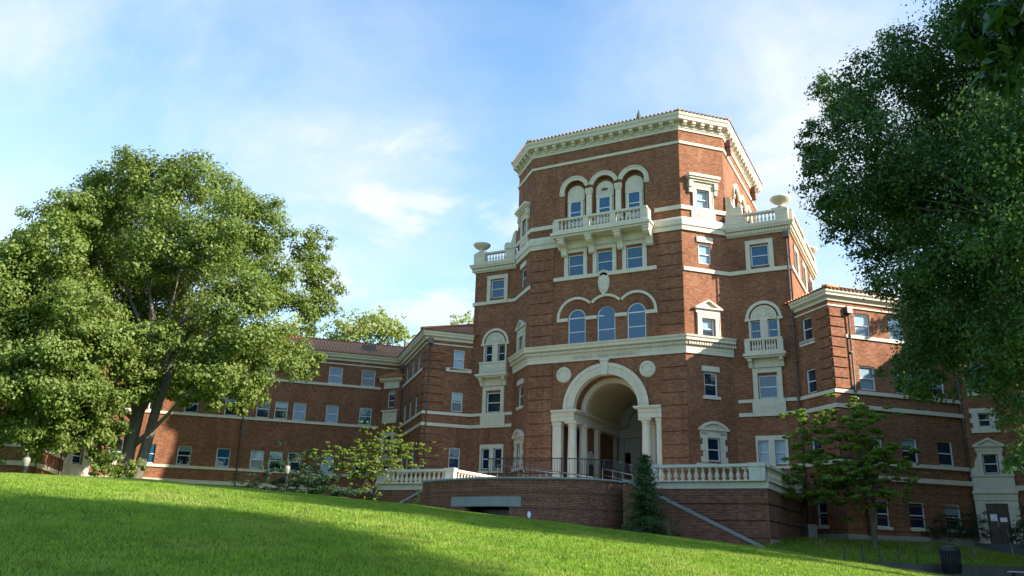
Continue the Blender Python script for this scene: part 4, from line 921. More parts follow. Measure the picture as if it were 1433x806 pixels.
# two little oval plates by the opening
for i_, dz in ((ib + 3, 1.62), (ia - 3, 1.62)):
    p, q = DR[i_], DR[i_ + 1]; f_ = Fr(p, math.degrees(math.atan2(q[1] - p[1], q[0] - p[0])))
    b = MB(); disc(b, f_, .1, dz, .11, .19, .002, .03, 20); o = tpart(b, 'oval_plate', BLUE); b = MB(); disc(b, f_, .1, dz, .085, .16, .031, .036, 20); b.build('plate_face', WHITE, o)
# stairs down both sides: steps, outer wall with sloping coping
for sg in (1, -1):
    x0, x1 = (5.0, 12.2) if sg > 0 else (6.6, 12.2)
    zt = lambda x: min(3.5, 2.78 - .469*(x - 6.8) if sg > 0 else 2.93 - .469*(x - 7.7))
    yo = -10.35
    def ot(x, y, z): return (sg*x, y, z)
    pts = [x0 + (x1 - x0)*i/12 for i in range(13)]
    if sg > 0: pts = sorted(pts + [5.27])
    b = MB(); V = []
    for y in (yo, yo + .3):
        for x in pts: V += [ot(x, y, -1.0), ot(x, y, zt(x) - .1)]
    n = len(pts); F = []
    for i in range(n - 1):
        F += [(2*i, 2*i + 2, 2*i + 3, 2*i + 1), (2*n + 2*i, 2*n + 2*i + 1, 2*n + 2*i + 3, 2*n + 2*i + 2), (2*i + 1, 2*i + 3, 2*n + 2*i + 3, 2*n + 2*i + 1)]
    F += [(0, 1, 2*n + 1, 2*n), (2*n - 2, 4*n - 2, 4*n - 1, 2*n - 1)]
    b.add(V, F); tpart(b, 'stair_wall', BRICK2)
    b = MB(); V = []
    for x in pts: V += [ot(x, yo - .07, zt(x) - .1), ot(x, yo + .37, zt(x) - .1), ot(x, yo + .37, zt(x) + .04), ot(x, yo - .07, zt(x) + .04)]
    b.add(V, [(4*i + j, 4*i + 4 + j, 4*i + 4 + (j + 1) % 4, 4*i + (j + 1) % 4) for i in range(n - 1) for j in range(4)] + [(0, 1, 2, 3), (4*n - 4, 4*n - 1, 4*n - 2, 4*n - 3)]); tpart(b, 'stair_coping', CONC)
    b = MB(); ns = 21
    for k in range(ns):
        xa = 5.0 + k*.34; z = 3.5 - (k + 1)*.16
        V = [ot(x, y, zz2) for zz2 in (-1, z) for y in (yo + .31, -8.51) for x in (xa, xa + .338)]
        b.add(V, ((0, 1, 5, 4), (2, 3, 7, 6), (0, 2, 6, 4), (1, 3, 7, 5), (4, 5, 7, 6)))
    tpart(b, 'stair', FLOOR)
RAILM = flat_mat('grey_rail_paint', (.10, .105, .11), .5)
# iron railing on the curved wall, each post its own piece
i0 = min(range(2, len(DR)), key=lambda i: abs(DR[i][0] + 1.75))
RP = [np.array(p) + np.array((-.0, .22)) for p in DR[i0:]]
b = MB()
for z in (4.52, 3.72): tube(b, [(p[0], p[1], z) for p in RP], .028 if z > 4 else .018, 6)
acc = 0.0; posts = [RP[0]]
for i in range(len(RP) - 1):
    d_ = RP[i + 1] - RP[i]; l_ = np.hypot(*d_); s_ = .13 - acc
    while s_ < l_:
        p = RP[i] + d_*s_/l_; tube(b, [(p[0], p[1], 3.72), (p[0], p[1], 4.52)], .0105, 4); s_ += .13
    acc = l_ - (s_ - .13)
RAIL = tpart(b, 'iron_railing', IRON)
for i in range(0, len(RP), 4):
    b = MB(); tube(b, [(RP[i][0], RP[i][1], 3.5), (RP[i][0], RP[i][1], 4.58)], .026, 6); b.build('post', IRON, RAIL)
for y0, xa, za, xb, zb in ((-9.2, -3.1, 4.55, 1.0, 3.95), (-7.6, -2.2, 4.62, 2.2, 3.9), (-7.6, 2.8, 4.4, 4.6, 4.0)):
    b = MB(); tube(b, [(xa, y0, za), (xb, y0, zb)], .03, 6); tube(b, [(xa, y0, za - .35), (xb, y0, zb - .35)], .018, 6)
    o = tpart(b, 'ramp_handrail', RAILM)
    for k in range(4):
        t = k/3; b = MB(); tube(b, [(xa + (xb - xa)*t, y0, 3.5), (xa + (xb - xa)*t, y0, za + (zb - za)*t)], .024, 6); b.build('post', RAILM, o)

# ------------------------------------------------------------------ ground
azs = np.concatenate([np.linspace(-180, -62, 40), np.linspace(-60, 60, 161), np.linspace(62, 180, 40)])
rad = np.concatenate([np.linspace(0.4, 60, 130), np.geomspace(62, 3500, 28)])
A_, R2 = np.meshgrid(np.radians(azs), rad, indexing='ij')
X = np.sin(A_)*R2; Y = np.cos(A_)*R2
gx = CAM.x + X*SU[0] + Y*SU[1]; gy = CAM.y + X*SV[0] + Y*SV[1]
gz = lawn_h(gx, gy) + .02*np.sin(gx*1.7 + np.sin(gy))*np.cos(gy*1.3)
na, nr = gx.shape
me = bpy.data.meshes.new('ground'); idx = np.arange(na*nr).reshape(na, nr)
f = np.stack([idx[:-1, :-1], idx[1:, :-1], idx[1:, 1:], idx[:-1, 1:]], -1).reshape(-1, 4)
me.from_pydata(np.stack([gx, gy, gz], -1).reshape(-1, 3).tolist(), [], f[:, ::-1].tolist() if False else f.tolist()); me.materials.append(LAWN)
me.polygons.foreach_set('use_smooth', [True]*len(me.polygons)); GRD = link('ground', me); tag(GRD, kind='structure')
# planting strip along the right wing, and the path below it
nS, nW = 60, 24; V = []
for i in range(nS + 1):
    for j in range(nW + 1):
        s = -13 + 19.6*i/nS; w_ = -1.0 + 10.5*j/nW
        p = LG_R.pt(s, w_, 0); z = .98 - 1.2*max(0, w_)/9.5 + .04*math.sin(s*1.3 + w_) ; V.append((p[0], p[1], z))
me = bpy.data.meshes.new('planting_bed'); me.from_pydata(V, [], [(i*(nW+1) + j, (i+1)*(nW+1) + j, (i+1)*(nW+1) + j + 1, i*(nW+1) + j + 1) for i in range(nS) for j in range(nW)]); me.materials.append(BEDG)
tag(link('planting_bed', me), kind='structure')
b = MB(); P = [LG_R.pt(s, w_, -.98) for s, w_ in ((-8, 9.86), (16, 9.86), (16, 13.2), (-8, 13.2))]; b.quad(*P); P = [LG_R.pt(s, w_, -.984) for s, w_ in ((7.2, 3.0), (13, 3.0), (13, 9.86), (7.2, 9.86))]; b.quad(*P); tag(b.build('path', ASPH), kind='structure')
b = MB()
for k in range(13):
    for r in range(2):
        s0 = -10 + k*1.3 + (r*.65); box(b, LG_R, s0 + .008, min(s0 + 1.29, 6.9), 9.52, 9.84 - r*.02, -1.3 + r*.565, -.74 + r*.565)
box(b, LG_R, -10, 6.9, 9.55, 9.78, -1.3, -.19)
tag(b.build('retaining_wall', DSTONE), 'low dark stone retaining wall below the shaded planting bed on the right', 'wall')
b = MB()
for k in range(12): box(b, BY_R, -.1, 2.45, .02 + k*.34, .36 + k*.34, -1.1, 1.03 - k*.17)
box(b, BY_R, -.1, 2.45, -.05, .02, .2, 1.035)
ST = thing('stone_steps', (22.6, 6.0, -.5), 'dark stone steps up to the brown door of the right wing', 'steps'); b.build('step_flight', DSTONE, ST)
for x in (-.32, 2.46):
    b = MB(); prism(b, Fr(BY_R.pt(x, 0, 0)[:2], -90), [(0, -1.1), (4.3, -1.1), (4.3, -.7), (0, 1.2)], -.2, 0); b.build('cheek_wall', DSTONE, ST)
b = MB(); q = [BY_R.pt(1.5, d_, z) for d_, z in ((.4, 1.0), (.4, 1.95), (3.0, .55), (3.0, -.4))]; tube(b, q, .028, 6); b.build('handrail', STEEL, ST)

# ------------------------------------------------------------------ foliage
def fast_mesh(name, verts, nper, m, smooth=False):
    n = len(verts)//nper
    me = bpy.data.meshes.new(name); me.vertices.add(len(verts)); me.vertices.foreach_set('co', np.ascontiguousarray(verts, np.float32).ravel())
    me.loops.add(len(verts)); me.loops.foreach_set('vertex_index', np.arange(len(verts), dtype=np.int32))
    me.polygons.add(n); me.polygons.foreach_set('loop_start', np.arange(0, len(verts), nper, dtype=np.int32)); me.polygons.foreach_set('loop_total', np.full(n, nper, np.int32))
    me.materials.append(m); me.update(calc_edges=True); print(name, n); return me
def unit(n):
    v = rng.normal(size=(n, 3)); return v/np.linalg.norm(v, axis=1, keepdims=True)
def leaf_quads(c, out, ls, lw, droop=.25):
    """c centres, out preferred normals"""
    n = len(c); nm = out*.85 + unit(n)*.72 + np.array((0, 0, .35)); nm /= np.linalg.norm(nm, axis=1, keepdims=True)
    a = np.cross(nm, unit(n)); a /= np.linalg.norm(a, axis=1, keepdims=True) + 1e-9; b = np.cross(nm, a)
    k = (.7 + .6*rng.random((n, 1))); a = a*ls*k; b = b*lw*k; dz = np.array((0, 0, -1.0))*ls*droop*k
    return np.stack([c - a*.5, c + b*.5 + dz*.1, c + a*.5 + dz, c - b*.5 + dz*.1], 1).reshape(-1, 3)
def clump_leaves(clumps, per_m2, ls, lw, sub=(9, .36), inner=.25, droop=.25):
    out = []
    for (cx, cy, cz, rx, ry, rz) in clumps:
        Rv = np.array((rx, ry, rz)); ns = max(4, int(sub[0]*(rx*rz)**.5*1.4))
        d = unit(ns); r = .52 + .5*rng.random((ns, 1))**.8; r[: int(ns*inner)] *= .5
        sc = np.array((cx, cy, cz)) + d*r*Rv
        sr = sub[1]*(.65 + .7*rng.random(ns))*(rx*ry*rz)**(1/3)
        tot = int(per_m2*4*PI*((rx*rz + rx*ry + ry*rz)/3))
        wts = sr**2/np.sum(sr**2)
        for j in range(ns):
            m_ = max(5, int(tot*wts[j])); dd = unit(m_); rr = (rng.random((m_, 1)))**.52*(1 + (sub[2] if len(sub) > 2 else .35)*rng.random((m_, 1))**4)
            flat = np.array((1, 1, .72 if rz > .5*rx else .4))
            p = sc[j] + dd*rr*sr[j]*flat*1.15
            on = dd*.6 + (p - np.array((cx, cy, cz)))/Rv*.5
            out.append(leaf_quads(p, on, ls, lw, droop))
    return np.concatenate(out)
def px_clumps(lst, dist, jitter, flat=1.0, dep=1.0, seed=3):
    r_ = np.random.default_rng(seed); out = []
    for t in lst:
        x, y, r = t[:3]; o = t[3] if len(t) > 3 else r_.uniform(-jitter, jitter)
        p = at_px(x, y, dist + o); q = (p - CAM).length/FOC*r
        out.append((p.x, p.y, p.z, q, q*dep, q*flat))
    return out
def spread(lst, k, jx, jy, sc, seed):
    r_ = np.random.default_rng(seed); out = list(lst)
    for t in lst:
        for _ in range(k): out.append((t[0] + r_.normal()*jx, t[1] + r_.normal()*jy, t[2]*sc*r_.uniform(.6, 1.2)))
    return out
def limb(mb, p, q, r0, r1, sag=.0, n=8, wob=.25):
    p, q = Vector(p), Vector(q); L_ = (q - p).length; pts = []; rr = []
    w1, w2 = Vector(unit(1)[0])*L_*wob*.3, Vector(unit(1)[0])*L_*wob*.3
    for i in range(n + 1):
        t = i/n; pts.append(p.lerp(q, t) + w1*math.sin(t*PI) + w2*math.sin(t*2*PI)*.5 + Vector((0, 0, 1))*sag*math.sin(t*PI)); rr.append(r0 + (r1 - r0)*t**.8)
    tube(mb, pts, rr, 8); return pts
def tree(name, label, cat, base, top, r0, clumps, m, per, ls, lw, nl=10, group=None, sub=(9, .36), stems=None, bark=None, limb_r=.28, wob=.25, twig=True):
    T = thing(name, tuple(base), label, cat, group)
    mb = MB(); tp = limb(mb, base, top, r0, r0*.55, 0, 8, .12); 
    lathe(mb, [(r0*1.7, -.5), (r0*1.45, .1), (r0*1.15, .5), (r0*.98, 1.0)], 10, tuple(base)); mb.build('trunk', bark or BARK, T)
    order = sorted(range(len(clumps)), key=lambda i: -clumps[i][3])[:nl] if nl < len(clumps) else range(len(clumps))
    for i in order:
        c = clumps[i]; s = tp[3 + (i % (len(tp) - 3))]
        mb = MB(); pts = limb(mb, s, c[:3], r0*limb_r*(1.3 if i % 3 == 0 else .9), r0*.05, c[3]*.2, 8, wob)
        if twig:
            for k in range(5):
                d = unit(1)[0]; e = Vector(c[:3]) + Vector((d[0]*c[3], d[1]*c[4], d[2]*c[5]))*.85
                limb(mb, pts[4 + k % 4], e, r0*.06, r0*.012, 0, 4, wob)
        mb.build('limb', bark or BARK, T)
    link('crown', fast_mesh('crown', clump_leaves(clumps, per, ls, lw, sub), 4, m), T)
    return T

LT = [(268, 245, 44), (205, 248, 44), (150, 262, 42), (118, 300, 42), (68, 335, 44), (28, 358, 40), (322, 275, 44, 1), (368, 312, 44, 1), (300, 332, 62, -2.5), (218, 330, 60, -2), (88, 395, 52, -2),
      (28, 425, 52, -1), (-10, 470, 52), (436, 345, 32, 2), (452, 388, 32, 1), (438, 428, 34, 1), (380, 392, 46, 0), (330, 425, 58, -3), (255, 420, 58, 2), (60, 505, 56, -3), (5, 525, 44, -2), (105, 520, 48, -3.5), (140, 468, 46, -3),
      (190, 485, 44, 3), (300, 505, 50, -3), (333, 560, 17, -3), (395, 488, 42, 0), (432, 505, 24, 0), (352, 515, 42, -2), (252, 520, 30, 2), (120, 575, 36, -2), (62, 565, 40, -2.5), (152, 605, 22, -1), (112, 605, 26, -2), (240, 465, 46, 3), (-60, 420, 70, 0), (-70, 520, 60, -1), (330, 345, 50, 4), (200, 290, 50, 4), (90, 370, 50, 4), (350, 540, 22, -3), (300, 550, 20, -3), (120, 440, 42, -4), (165, 530, 38, -2.5), (205, 545, 26, -2), (150, 565, 30, -2), (90, 590, 36, -1), (30, 590, 36, -1), (235, 535, 26, 1), (275, 535, 28, -2), (140, 625, 20, -1), (60, 610, 26, 0), (-20, 600, 40, 0), (345, 470, 40, -4), (285, 530, 30, 7.2), (310, 508, 32, 6.5), (255, 508, 36, 6.5), (330, 480, 36, 6), (270, 470, 40, 6), (230, 530, 28, 5), (165, 460, 40, -3), (98, 292, 34), (70, 312, 34), (40, 345, 34), (20, 400, 40, -1), (150, 350, 52, 4), (170, 415, 50, 5), (182, 380, 48, 5.5), (115, 340, 46, 5), (140, 300, 40, 4), (205, 440, 40, 5), (60, 380, 48, 4.5), (240, 380, 44, 4), (100, 430, 40, -2.5), (215, 480, 34, -3), (150, 500, 36, -3), (200, 515, 22, -2.5)]
base = at_px(170, 668, 55); base.z = float(lawn_h(base.x, base.y)) - .1
tp_ = at_px(205, 470, 55)
TL = tree('broadleaf_tree', 'huge round light green tree on the lawn, sunlit, with a leaning forked trunk', 'tree', base, tp_, .52, px_clumps([(t[0], t[1] + 5, t[2]*.93, t[3]*1.25) if len(t) > 3 else (t[0], t[1] + 5, t[2]*.93) for t in LT], 55, 3.0), LEAF_L, 95, .185, .135, 26, sub=(8, .36, .25))
mb = MB(); limb(mb, base + Vector((.4, 0, .6)), at_px(240, 520, 54.5), .40, .24, .3, 8, .1); limb(mb, at_px(240, 520, 54.5), at_px(330, 440, 54), .24, .1, .3, 8, .2); mb.build('limb', BARK, TL)
RT_ = [(1425, 30, 60), (1368, 85, 62), (1295, 98, 46), (1245, 122, 42), (1202, 152, 38), (1170, 192, 38), (1150, 218, 26), (1178, 255, 42), (1240, 218, 58), (1305, 178, 58), (1352, 170, 66), (1405, 160, 66), (1250, 292, 56), (1208, 300, 36), (1186, 328, 26), (1222, 358, 32), (1290, 272, 58), (1352, 262, 66), (1425, 262, 66), (1300, 345, 52), (1275, 392, 40), (1330, 405, 54), (1400, 352, 58), (1432, 432, 56), (1300, 452, 44), (1290, 500, 32), (1250, 522, 18), (1278, 545, 28), (1338, 482, 44), (1400, 470, 36), (1300, 540, 30), (1440, 160, 70), (1520, 60, 110), (1540, 230, 120), (1520, 400, 100), (1640, 150, 130), (1640, 330, 130), (1350, 20, 34), (1480, -60, 110), (1620, -60, 110), (1425, 570, 24), (1436, 615, 30), (1422, 650, 14), (1210, 108, 30), (1160, 134, 28), (1262, 72, 36), (1142, 246, 24), (1132, 190, 20), (1164, 292, 24), (1186, 138, 28), (1335, 40, 40), (1310, 230, 60, 2.5), (1370, 330, 60, 2.5), (1400, 220, 60, 3), (1330, 120, 50, 2), (1250, 250, 50, 2), (1260, 330, 40, 2), (1330, 450, 50, 2.5), (1400, 420, 60, 3), (1420, 520, 45, 1), (1380, 535, 30, -.5), (1445, 330, 70, 2), (1310, 400, 50, 2.2), (1440, 90, 60, 2), (1480, 300, 100, -4), (1500, 150, 100, -4)]
rb = at_polar(41, 23); rb = Vector((*rb, float(lawn_h(*rb)) - .2))
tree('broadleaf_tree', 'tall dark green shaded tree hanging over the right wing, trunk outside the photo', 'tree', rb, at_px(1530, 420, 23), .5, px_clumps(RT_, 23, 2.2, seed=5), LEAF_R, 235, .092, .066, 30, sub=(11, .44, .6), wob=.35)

# tree close to the photographer on the right: only one hanging branch is in the photo, the rest shades the lawn
NB = [(1425, 20, 60, 0), (1395, 45, 42, .2), (1385, 88, 34, .1), (1415, 95, 36, -.2), (1432, 130, 24, .1), (1375, 20, 34, 0), (1360, 60, 20, 0)]
nb = at_polar(82, 9.0); nb = Vector((*nb, float(lawn_h(*nb)) - .1))
near = px_clumps(NB, 7.5, .1, seed=2)
for X_, Y_, z_, r_ in ((7.5, 2.7, 9, 2.4), (9.5, 4.5, 9.2, 2.2), (5.6, 4.6, 9.6, 1.7), (10.5, 1.5, 8.4, 2.3), (6.4, .2, 8.2, 2.2), (9, -1.5, 9.5, 2.4), (7.2, 3.2, 11.2, 2.2), (4.6, 1.6, 10.2, 1.9), (11.5, 4.6, 10.4, 2.2), (8.2, 6.6, 10.2, 1.7), (12.5, 1.0, 10.5, 2.3), (5.0, -2.2, 9.4, 2.2), (7.6, 5.2, 7.2, 1.3), (12, 5.5, 9.2, 2.1), (13.8, 4, 9.6, 2.4), (14, 6, 10.6, 2.0), (11, 6.4, 9.6, 1.6), (15, 2.5, 9.5, 2.3), (9.5, 3.2, 7.6, 1.8)):
    x_, y_ = at_polar(math.degrees(math.atan2(X_, Y_)), math.hypot(X_, Y_)); near.append((x_, y_, z_, r_, r_, r_*.8))
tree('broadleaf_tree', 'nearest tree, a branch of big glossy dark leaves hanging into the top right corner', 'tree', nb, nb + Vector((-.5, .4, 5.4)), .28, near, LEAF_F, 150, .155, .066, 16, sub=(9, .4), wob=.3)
for az_, d_, h_, R__, lb in ((42, 44, 21, 7.5, 'tree shading the right court, standing just beyond the right edge of the photo'), (50, 35, 17, 7.0, 'tree outside the right edge that shades the terrace and the lower right wing'), (36.8, 63, 29, 7.0, 'tall tree behind the right wing, beyond the right edge of the photo')):
    x_, y_ = at_polar(az_, d_); r_ = np.random.default_rng(int(az_)); b_ = Vector((x_, y_, -.5)); cl = []
    for k in range(26):
        d = r_.normal(size=3); d /= np.linalg.norm(d); q = .45 + .5*r_.random(); cl.append((x_ + d[0]*R__*q, y_ + d[1]*R__*q, h_*.6 + d[2]*h_*.42*q, 1.9, 1.9, 1.6))
    tree('broadleaf_tree', lb, 'tree', b_, b_ + Vector((0, 0, h_*.5)), .4, cl, LEAF_R, 60, .30, .22, 10, sub=(8, .36))
# small layered trees beside the hall
def layered(name, label, cat, bx, by, bd, top, lst, m, per, ls, lw, dist, seed, flat=.3):
    b_ = at_px(bx, by, bd); 
    return tree(name, label, cat, b_, at_px(*top, bd), .11, px_clumps(lst, dist, 1.3, flat, 1.0, seed), m, per, ls, lw, 24, sub=(6, .40), limb_r=.3, wob=.2)
ST_R = [(1128, 583, 20), (1150, 600, 24), (1172, 612, 26), (1188, 586, 22), (1216, 582, 26), (1120, 622, 18), (1140, 640, 28), (1112, 668, 24), (1165, 655, 34), (1212, 645, 34), (1180, 692, 30), (1222, 690, 28), (1248, 655, 26), (1142, 690, 26), (1218, 615, 30), (1096, 672, 18), (1240, 625, 22), (1200, 668, 34), (1255, 690, 18), (1160, 675, 30), (1270, 650, 14)]
ST_R = spread([(x, y, q*.75) for x, y, q in ST_R], 11, 16, 12, .62, 3)
layered('small_tree', 'small spreading layered tree against the right wing, in front of the air conditioner', 'tree', 1224, 758, 49.5, (1205, 610), ST_R, leaf_mat('layered_tree_leaf', (.14, .225, .03), (.24, .33, .05), .45), 165, .13, .085, 49, 4, .26)
ST_L = [(445, 641, 10), (462, 637, 14), (480, 632, 15), (500, 628, 17), (525, 622, 17), (548, 618, 17), (572, 622, 15), (592, 628, 9), (470, 655, 12), (495, 650, 17), (520, 648, 21), (545, 645, 21), (568, 640, 15), (500, 665, 17), (520, 668, 20), (540, 662, 14), (510, 684, 13), (522, 698, 9), (545, 600, 8), (530, 606, 8), (505, 640, 18)]
ST_L = spread([(x, y, q*.7) for x, y, q in ST_L], 15, 17, 7, .5, 5)
layered('small_tree', 'small yellow-green layered tree left of the terrace balustrade', 'tree', 512, 735, 55, (528, 640), ST_L, LEAF_Y, 190, .12, .075, 54, 6, .24)
JU = spread([(362, 684, 22), (395, 676, 24), (425, 665, 24), (440, 650, 16), (450, 682, 26), (475, 688, 20), (412, 690, 28), (345, 688, 12), (395, 650, 12), (430, 640, 10), (385, 695, 24), (462, 672, 12)], 8, 16, 8, .6, 8)
layered('spreading_shrub', 'wide dark spreading shrub along the left wing behind the lawn crest', 'shrub', 415, 712, 52, (418, 670), JU, LEAF_D, 120, .12, .045, 52, 8, .35)
# conifer beside the curved wall
cb = at_px(904, 752, 42.0); T = thing('conifer', tuple(cb), 'narrow dark green conifer at the right end of the curved brick wall', 'tree')
mb = MB(); tube(mb, [cb, cb + Vector((.02, 0, 3.75))], [.09, .015], 8); mb.build('trunk', BARK, T)
vs_ = []
for k in range(300):
    t = (k/300)**1.15; z = .05 + 3.85*t; r = 1.45*(1 - t)**.75*(.5 + .7*rng.random()) + .06; a = rng.random()*2*PI
    n = int(26 + 60*(1 - t)); q = rng.random((n, 1)); p0 = np.array(cb) + (0, 0, z)
    tip = np.array((math.cos(a)*r, math.sin(a)*r, .08 - .22*r)); sp = rng.normal(size=(n, 3))*np.array((.10, .10, .045))*(.4 + q)
    cpt = p0 + tip*q + sp; vs_.append(leaf_quads(cpt, np.repeat(tip[None]/np.linalg.norm(tip), n, 0), .13, .045, .2))
link('foliage', fast_mesh('foliage', np.concatenate(vs_), 4, LEAF_C), T)
# shrubs round the right doorway and at the foot of the left tree
def shrub(name, label, cx, cy, d, lst, m, per=60, ls=.12, lw=.07, group=None, seed=1, flat=.9):
    b_ = at_px(cx, cy, d); T = thing(name, tuple(b_), label, 'shrub', group); cl = px_clumps(lst, d, .3, flat, .9, seed)
    mb = MB()
    for c in cl: tube(mb, [b_ + Vector((random.uniform(-.15, .15), random.uniform(-.15, .15), -.1)), Vector(c[:3])], [.03, .008], 5)
    mb.build('stem', BARK, T); link('foliage', fast_mesh('foliage', clump_leaves(cl, per, ls, lw, (9, .4)), 4, m), T); return T
shrub('shrub', 'dark rounded shrub just left of the brown door', 1366, 755, 57.5, [(1365, 738, 14), (1352, 745, 12), (1372, 722, 11), (1358, 728, 10), (1378, 745, 9)], LEAF_D, 60)
shrub('shrub', 'broad dark shrub under the basement windows of the right wing', 1328, 755, 56.5, [(1310, 742, 16), (1330, 738, 15), (1342, 745, 12), (1296, 746, 12), (1318, 730, 10)], LEAF_D, 60, seed=4)
shrub('shrub', 'dark shrub to the right of the brown door at the photo edge', 1428, 765, 56, [(1428, 735, 14), (1436, 750, 16), (1422, 752, 10), (1432, 716, 10)], LEAF_D, 60, seed=5)
shrub('shrub', 'leafy sucker shrub around the foot of the big left tree', 160, 672, 53, [(148, 656, 17), (168, 662, 14), (186, 656, 12), (130, 660, 10), (200, 648, 9), (160, 640, 14), (150, 620, 16), (175, 600, 12)], LEAF_L, 60, .2, .13, seed=6)
shrub('shrub', 'small light green bush at the left end of the curved brick wall', 586, 712, 42.5, [(585, 700, 6), (587, 688, 5), (580, 706, 6)], LEAF_Y, 60, .1, .06, seed=7)
def spray(name, label, px, py, d, h, n, m, spread=.35, w=.03):
    b_ = at_px(px, py, d); T = []
    for k in range(n):
        a = rng.random()*2*PI; l = h*(.6 + .5*rng.random()); e = np.array((math.cos(a), math.sin(a), 0))*l*spread*rng.random(); o = np.array(b_) + np.array((math.cos(a), math.sin(a), 0))*.12*rng.random()
        sd = np.array((-math.sin(a), math.cos(a), 0))*w
        T += [o - sd, o + sd, o + e*.6 + (0, 0, l*.65) + sd*.7, o + e*.6 + (0, 0, l*.65) - sd*.7, o + e*.6 + (0, 0, l*.65) - sd*.7, o + e*.6 + (0, 0, l*.65) + sd*.7, o + e*1.3 + (0, 0, l) + sd*.1, o + e*1.3 + (0, 0, l) - sd*.1]
    return tag(link(name, fast_mesh(name, np.array(T), 4, m)), label, 'plant')
spray('strap_leaf_plant', 'clump of stiff pale strap leaves beside the conifer at the terrace wall', 938, 757, 41.5, 1.1, 26, leaf_mat('strap_leaf', (.10, .11, .05), (.16, .16, .08), .2), .8, .035)
spray('dry_weed', 'tall dry straw coloured weed in the bed near the air conditioner', 1150, 779, 46, 1.0, 34, DRY, .55, .018)
spray('flowering_plant', 'wispy pale plant on the retaining wall left of the litter bin', 1298, 779, 48, .8, 40, DRY, .8, .012)
spray('flowering_plant', 'low wispy pale plant on the retaining wall right of the litter bin', 1365, 779, 49, .6, 44, DRY, 1.0, .012)
# trees far behind the roofs
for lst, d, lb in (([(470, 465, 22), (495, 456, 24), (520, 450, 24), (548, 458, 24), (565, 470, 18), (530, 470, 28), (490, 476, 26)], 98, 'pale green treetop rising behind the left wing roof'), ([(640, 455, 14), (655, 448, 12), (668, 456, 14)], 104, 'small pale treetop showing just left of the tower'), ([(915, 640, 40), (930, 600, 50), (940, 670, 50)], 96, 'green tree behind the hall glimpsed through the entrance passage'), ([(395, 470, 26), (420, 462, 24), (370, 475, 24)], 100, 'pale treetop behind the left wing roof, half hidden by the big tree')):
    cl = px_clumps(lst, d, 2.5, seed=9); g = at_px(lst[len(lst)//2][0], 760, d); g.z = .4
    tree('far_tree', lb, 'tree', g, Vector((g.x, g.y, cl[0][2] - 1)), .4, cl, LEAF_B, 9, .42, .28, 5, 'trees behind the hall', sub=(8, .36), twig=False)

# ------------------------------------------------------------------ grass on the lawn
def blades(n, az0, az1, d0, d1, hmul=1.0, pw=1.0):
    az = rng.uniform(az0, az1, n); u = rng.random(n); d = (d0**pw + (d1**pw - d0**pw)*u)**(1/pw)
    a = np.radians(az); X = np.sin(a)*d; Y = np.cos(a)*d
    x = CAM.x + X*SU[0] + Y*SU[1]; y = CAM.y + X*SV[0] + Y*SV[1]
    cl = np.sin(x*2.1 + 1.3*np.sin(y*1.7))*np.sin(y*2.6 + 1.1*np.sin(x*1.3)); 
    z = lawn_h(x, y) + .02*np.sin(x*1.7 + np.sin(y))*np.cos(y*1.3)
    h = hmul*(.034 + .026*rng.random(n) + .012*np.clip(cl, -1, 1))*(1 + d*.008); w_ = .0055*(.7 + .6*rng.random(n))*(1 + d*.075)
    ph = rng.uniform(0, 2*PI, n); ln = h*rng.uniform(.1, .95, n); th = rng.uniform(0, 2*PI, n)
    o = np.stack([x, y, z - .01], 1); s = np.stack([np.cos(ph)*w_, np.sin(ph)*w_, 0*w_], 1); t = np.stack([np.cos(th)*ln, np.sin(th)*ln, h], 1)
    return np.stack([o - s, o + s, o + t], 1).reshape(-1, 3)
G = np.concatenate([blades(520000, -35, 35, 6.5, 42, 1.0, 1.2), blades(120000, -35, 24, 24, 40, 1.1, 1.0)])
gr = link('grass', fast_mesh('grass', G, 3, GRASS)); tag(gr, 'mown bright green grass blades covering the sloping lawn', 'grass', kind='stuff')
n = 16000; s = rng.uniform(-11, 6.5, n); w_ = rng.uniform(.3, 9.4, n); P = np.array([LG_R.pt(a, b_, .96 - 1.2*b_/9.5) for a, b_ in zip(s, w_)])
ph = rng.uniform(0, 2*PI, n); th = rng.uniform(0, 2*PI, n); h = .10 + .12*rng.random(n); sd = np.stack([np.cos(ph), np.sin(ph), 0*ph], 1)*.022; tt = np.stack([np.cos(th)*h*.6, np.sin(th)*h*.6, h], 1)
tag(link('bed_grass', fast_mesh('bed_grass', np.stack([P - sd, P + sd, P + tt], 1).reshape(-1, 3), 3, GRASS)), 'rough grass in the shaded bed below the right wing', 'grass', kind='stuff')

# ------------------------------------------------------------------ small things
def lamp(px, py, d, h, label):
    t = at_px(px, py, d); T = thing('street_lamp', (t.x, t.y, t.z - h), label, 'street lamp', 'globe street lamps'); o = (t.x, t.y, t.z - h)
    b = MB(); lathe(b, [(.16, 0), (.16, .25), (.11, .32), (.07, .5), (.055, h - .55), (.09, h - .5), (.06, h - .44), (.13, h - .34), (.15, h - .25)], 12, o); b.build('post', IRON, T)
    b = MB(); lathe(b, [(.10, h - .22), (.15, h - .08), (.17, h + .06), (.15, h + .16), (.09, h + .22)], 14, o); b.build('globe', LAMPG, T)
    b = MB(); lathe(b, [(.10, h + .22), (.07, h + .28), (.03, h + .36), (.015, h + .45)], 10, o); b.build('lamp_cap', IRON, T)
lamp(37, 646, 47, 3.3, 'street lamp with pale globe at the far left, before the end wing')
lamp(402, 657, 50, 3.2, 'street lamp with pale globe standing in the dark spreading shrub')
lamp(1434, 637, 44, 4.6, 'street lamp with pale globe cut by the right photo edge')
def on_line(px, w_):      # point on the line w_ metres out from the right wing wall seen at photo column px
    best = min(np.arange(-12, 14, .02), key=lambda s: abs(proj_x(LG_R.pt(s, w_, -.2)) - px)); return best
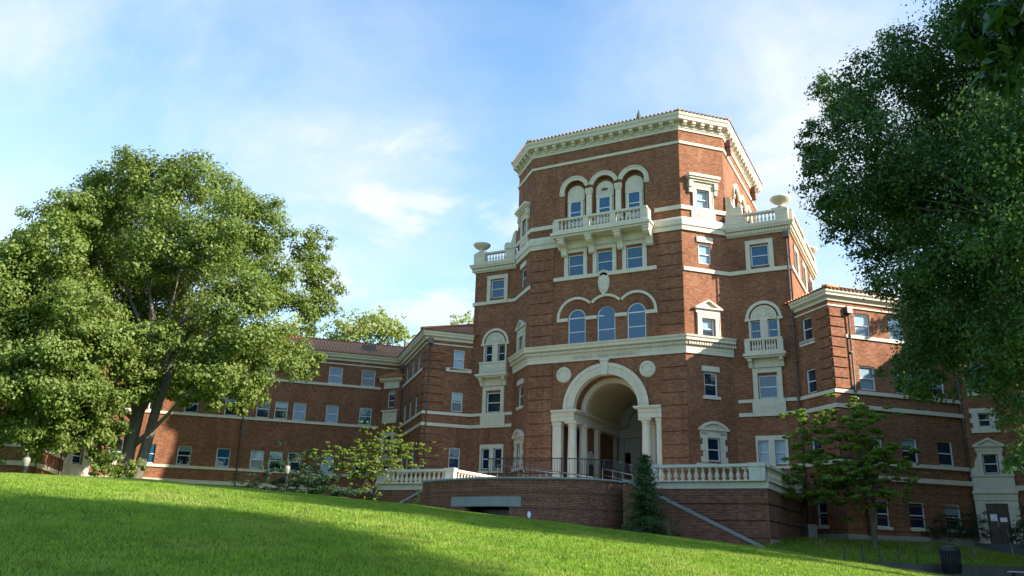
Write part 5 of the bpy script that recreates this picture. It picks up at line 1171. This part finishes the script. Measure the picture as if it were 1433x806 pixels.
def proj_x(p):
    v = Vector(p) - CAM; return CX + FOC*v.dot(RT)/v.dot(FW)
proto = None
for i, px in enumerate((1183, 1208, 1233, 1259, 1284)):
    s = on_line(px, 9.3); p = LG_R.pt(s, 9.3, -.25)
    if proto is None:
        proto = thing('fence_post', p, '', 'post', 'row of iron fence posts')
        b = MB(); box(b, Fr((p[0], p[1]), 20), -.03, .03, -.03, .03, -.25, .36); b.build('post', IRON, proto)
        b = MB(); lathe(b, [(.045, .36), (.05, .39), (.025, .44), (.004, .50)], 8, (p[0], p[1], 0)); b.build('finial', IRON, proto)
        pr = proto
    else:
        pr = proto.copy(); C.objects.link(pr); pr.location = p
        for ch in proto.children: c_ = ch.copy(); C.objects.link(c_); c_.parent = pr; c_.matrix_parent_inverse = Matrix.Translation(-Vector(proto.location))
    pr['label'] = 'short black iron fence post, ' + ('leftmost of the row on the retaining wall', 'second from the left in the row', 'middle one of the row of five', 'fourth from the left in the row', 'rightmost of the row, nearest the litter bin')[i]
tb = at_px(1333, 803, 42.4); T = thing('litter_bin', tuple(tb), 'black round litter bin on the path in front of the retaining wall', 'litter bin')
b = MB(); lathe(b, [(.33, 0), (.36, .05), (.40, .9), (.43, .95), (.43, 1.02), (.38, 1.03)], 20, tuple(tb)); b.build('barrel', IRON, T)
b = MB()
for k in range(20): a = 2*PI*k/20; tube(b, [(tb.x + .365*math.cos(a), tb.y + .365*math.sin(a), tb.z + .06), (tb.x + .415*math.cos(a), tb.y + .415*math.sin(a), tb.z + .9)], .018, 5)
b.build('slats', IRON, T); b = MB(); lathe(b, [(.43, 1.03), (.40, 1.10), (.25, 1.18), (.2, 1.18)], 20, tuple(tb)); b.build('lid', IRON, T)
q = FA_R.pt(.62, .75, .95); T = thing('air_conditioner', q, 'pale grey outdoor air conditioning unit standing against the shaded brick wall', 'air conditioner'); fa = Fr(FA_R.pt(.62, .35, 0)[:2], -45)
b = MB(); box(b, fa, -.38, .38, 0, .62, 1.0, 1.82); box(b, fa, -.42, .42, -.02, .66, .93, 1.0); b.build('casing', ACM, T)
b = MB()
for k in range(7): box(b, fa, -.33 + k*.1, -.30 + k*.1, .62, .64, 1.08, 1.74)
b.build('grille', IRON, T)
bb_ = at_px(1436, 800, 41); T = thing('park_bench', (bb_.x, bb_.y, -.98), 'bench end with a dark seat cut off by the lower right edge', 'bench'); fb = Fr((bb_.x, bb_.y), -20)
b = MB()
for k in range(4): box(b, fb, -.62, 1.2, -.2 + k*.12, -.1 + k*.12, bb_.z - .04, bb_.z)
b.build('seat', STEEL, T)
for x in (-.5, 1.0):
    b = MB(); box(b, fb, x - .04, x + .04, -.18, .24, -1.0, bb_.z - .05); b.build('leg', IRON, T)
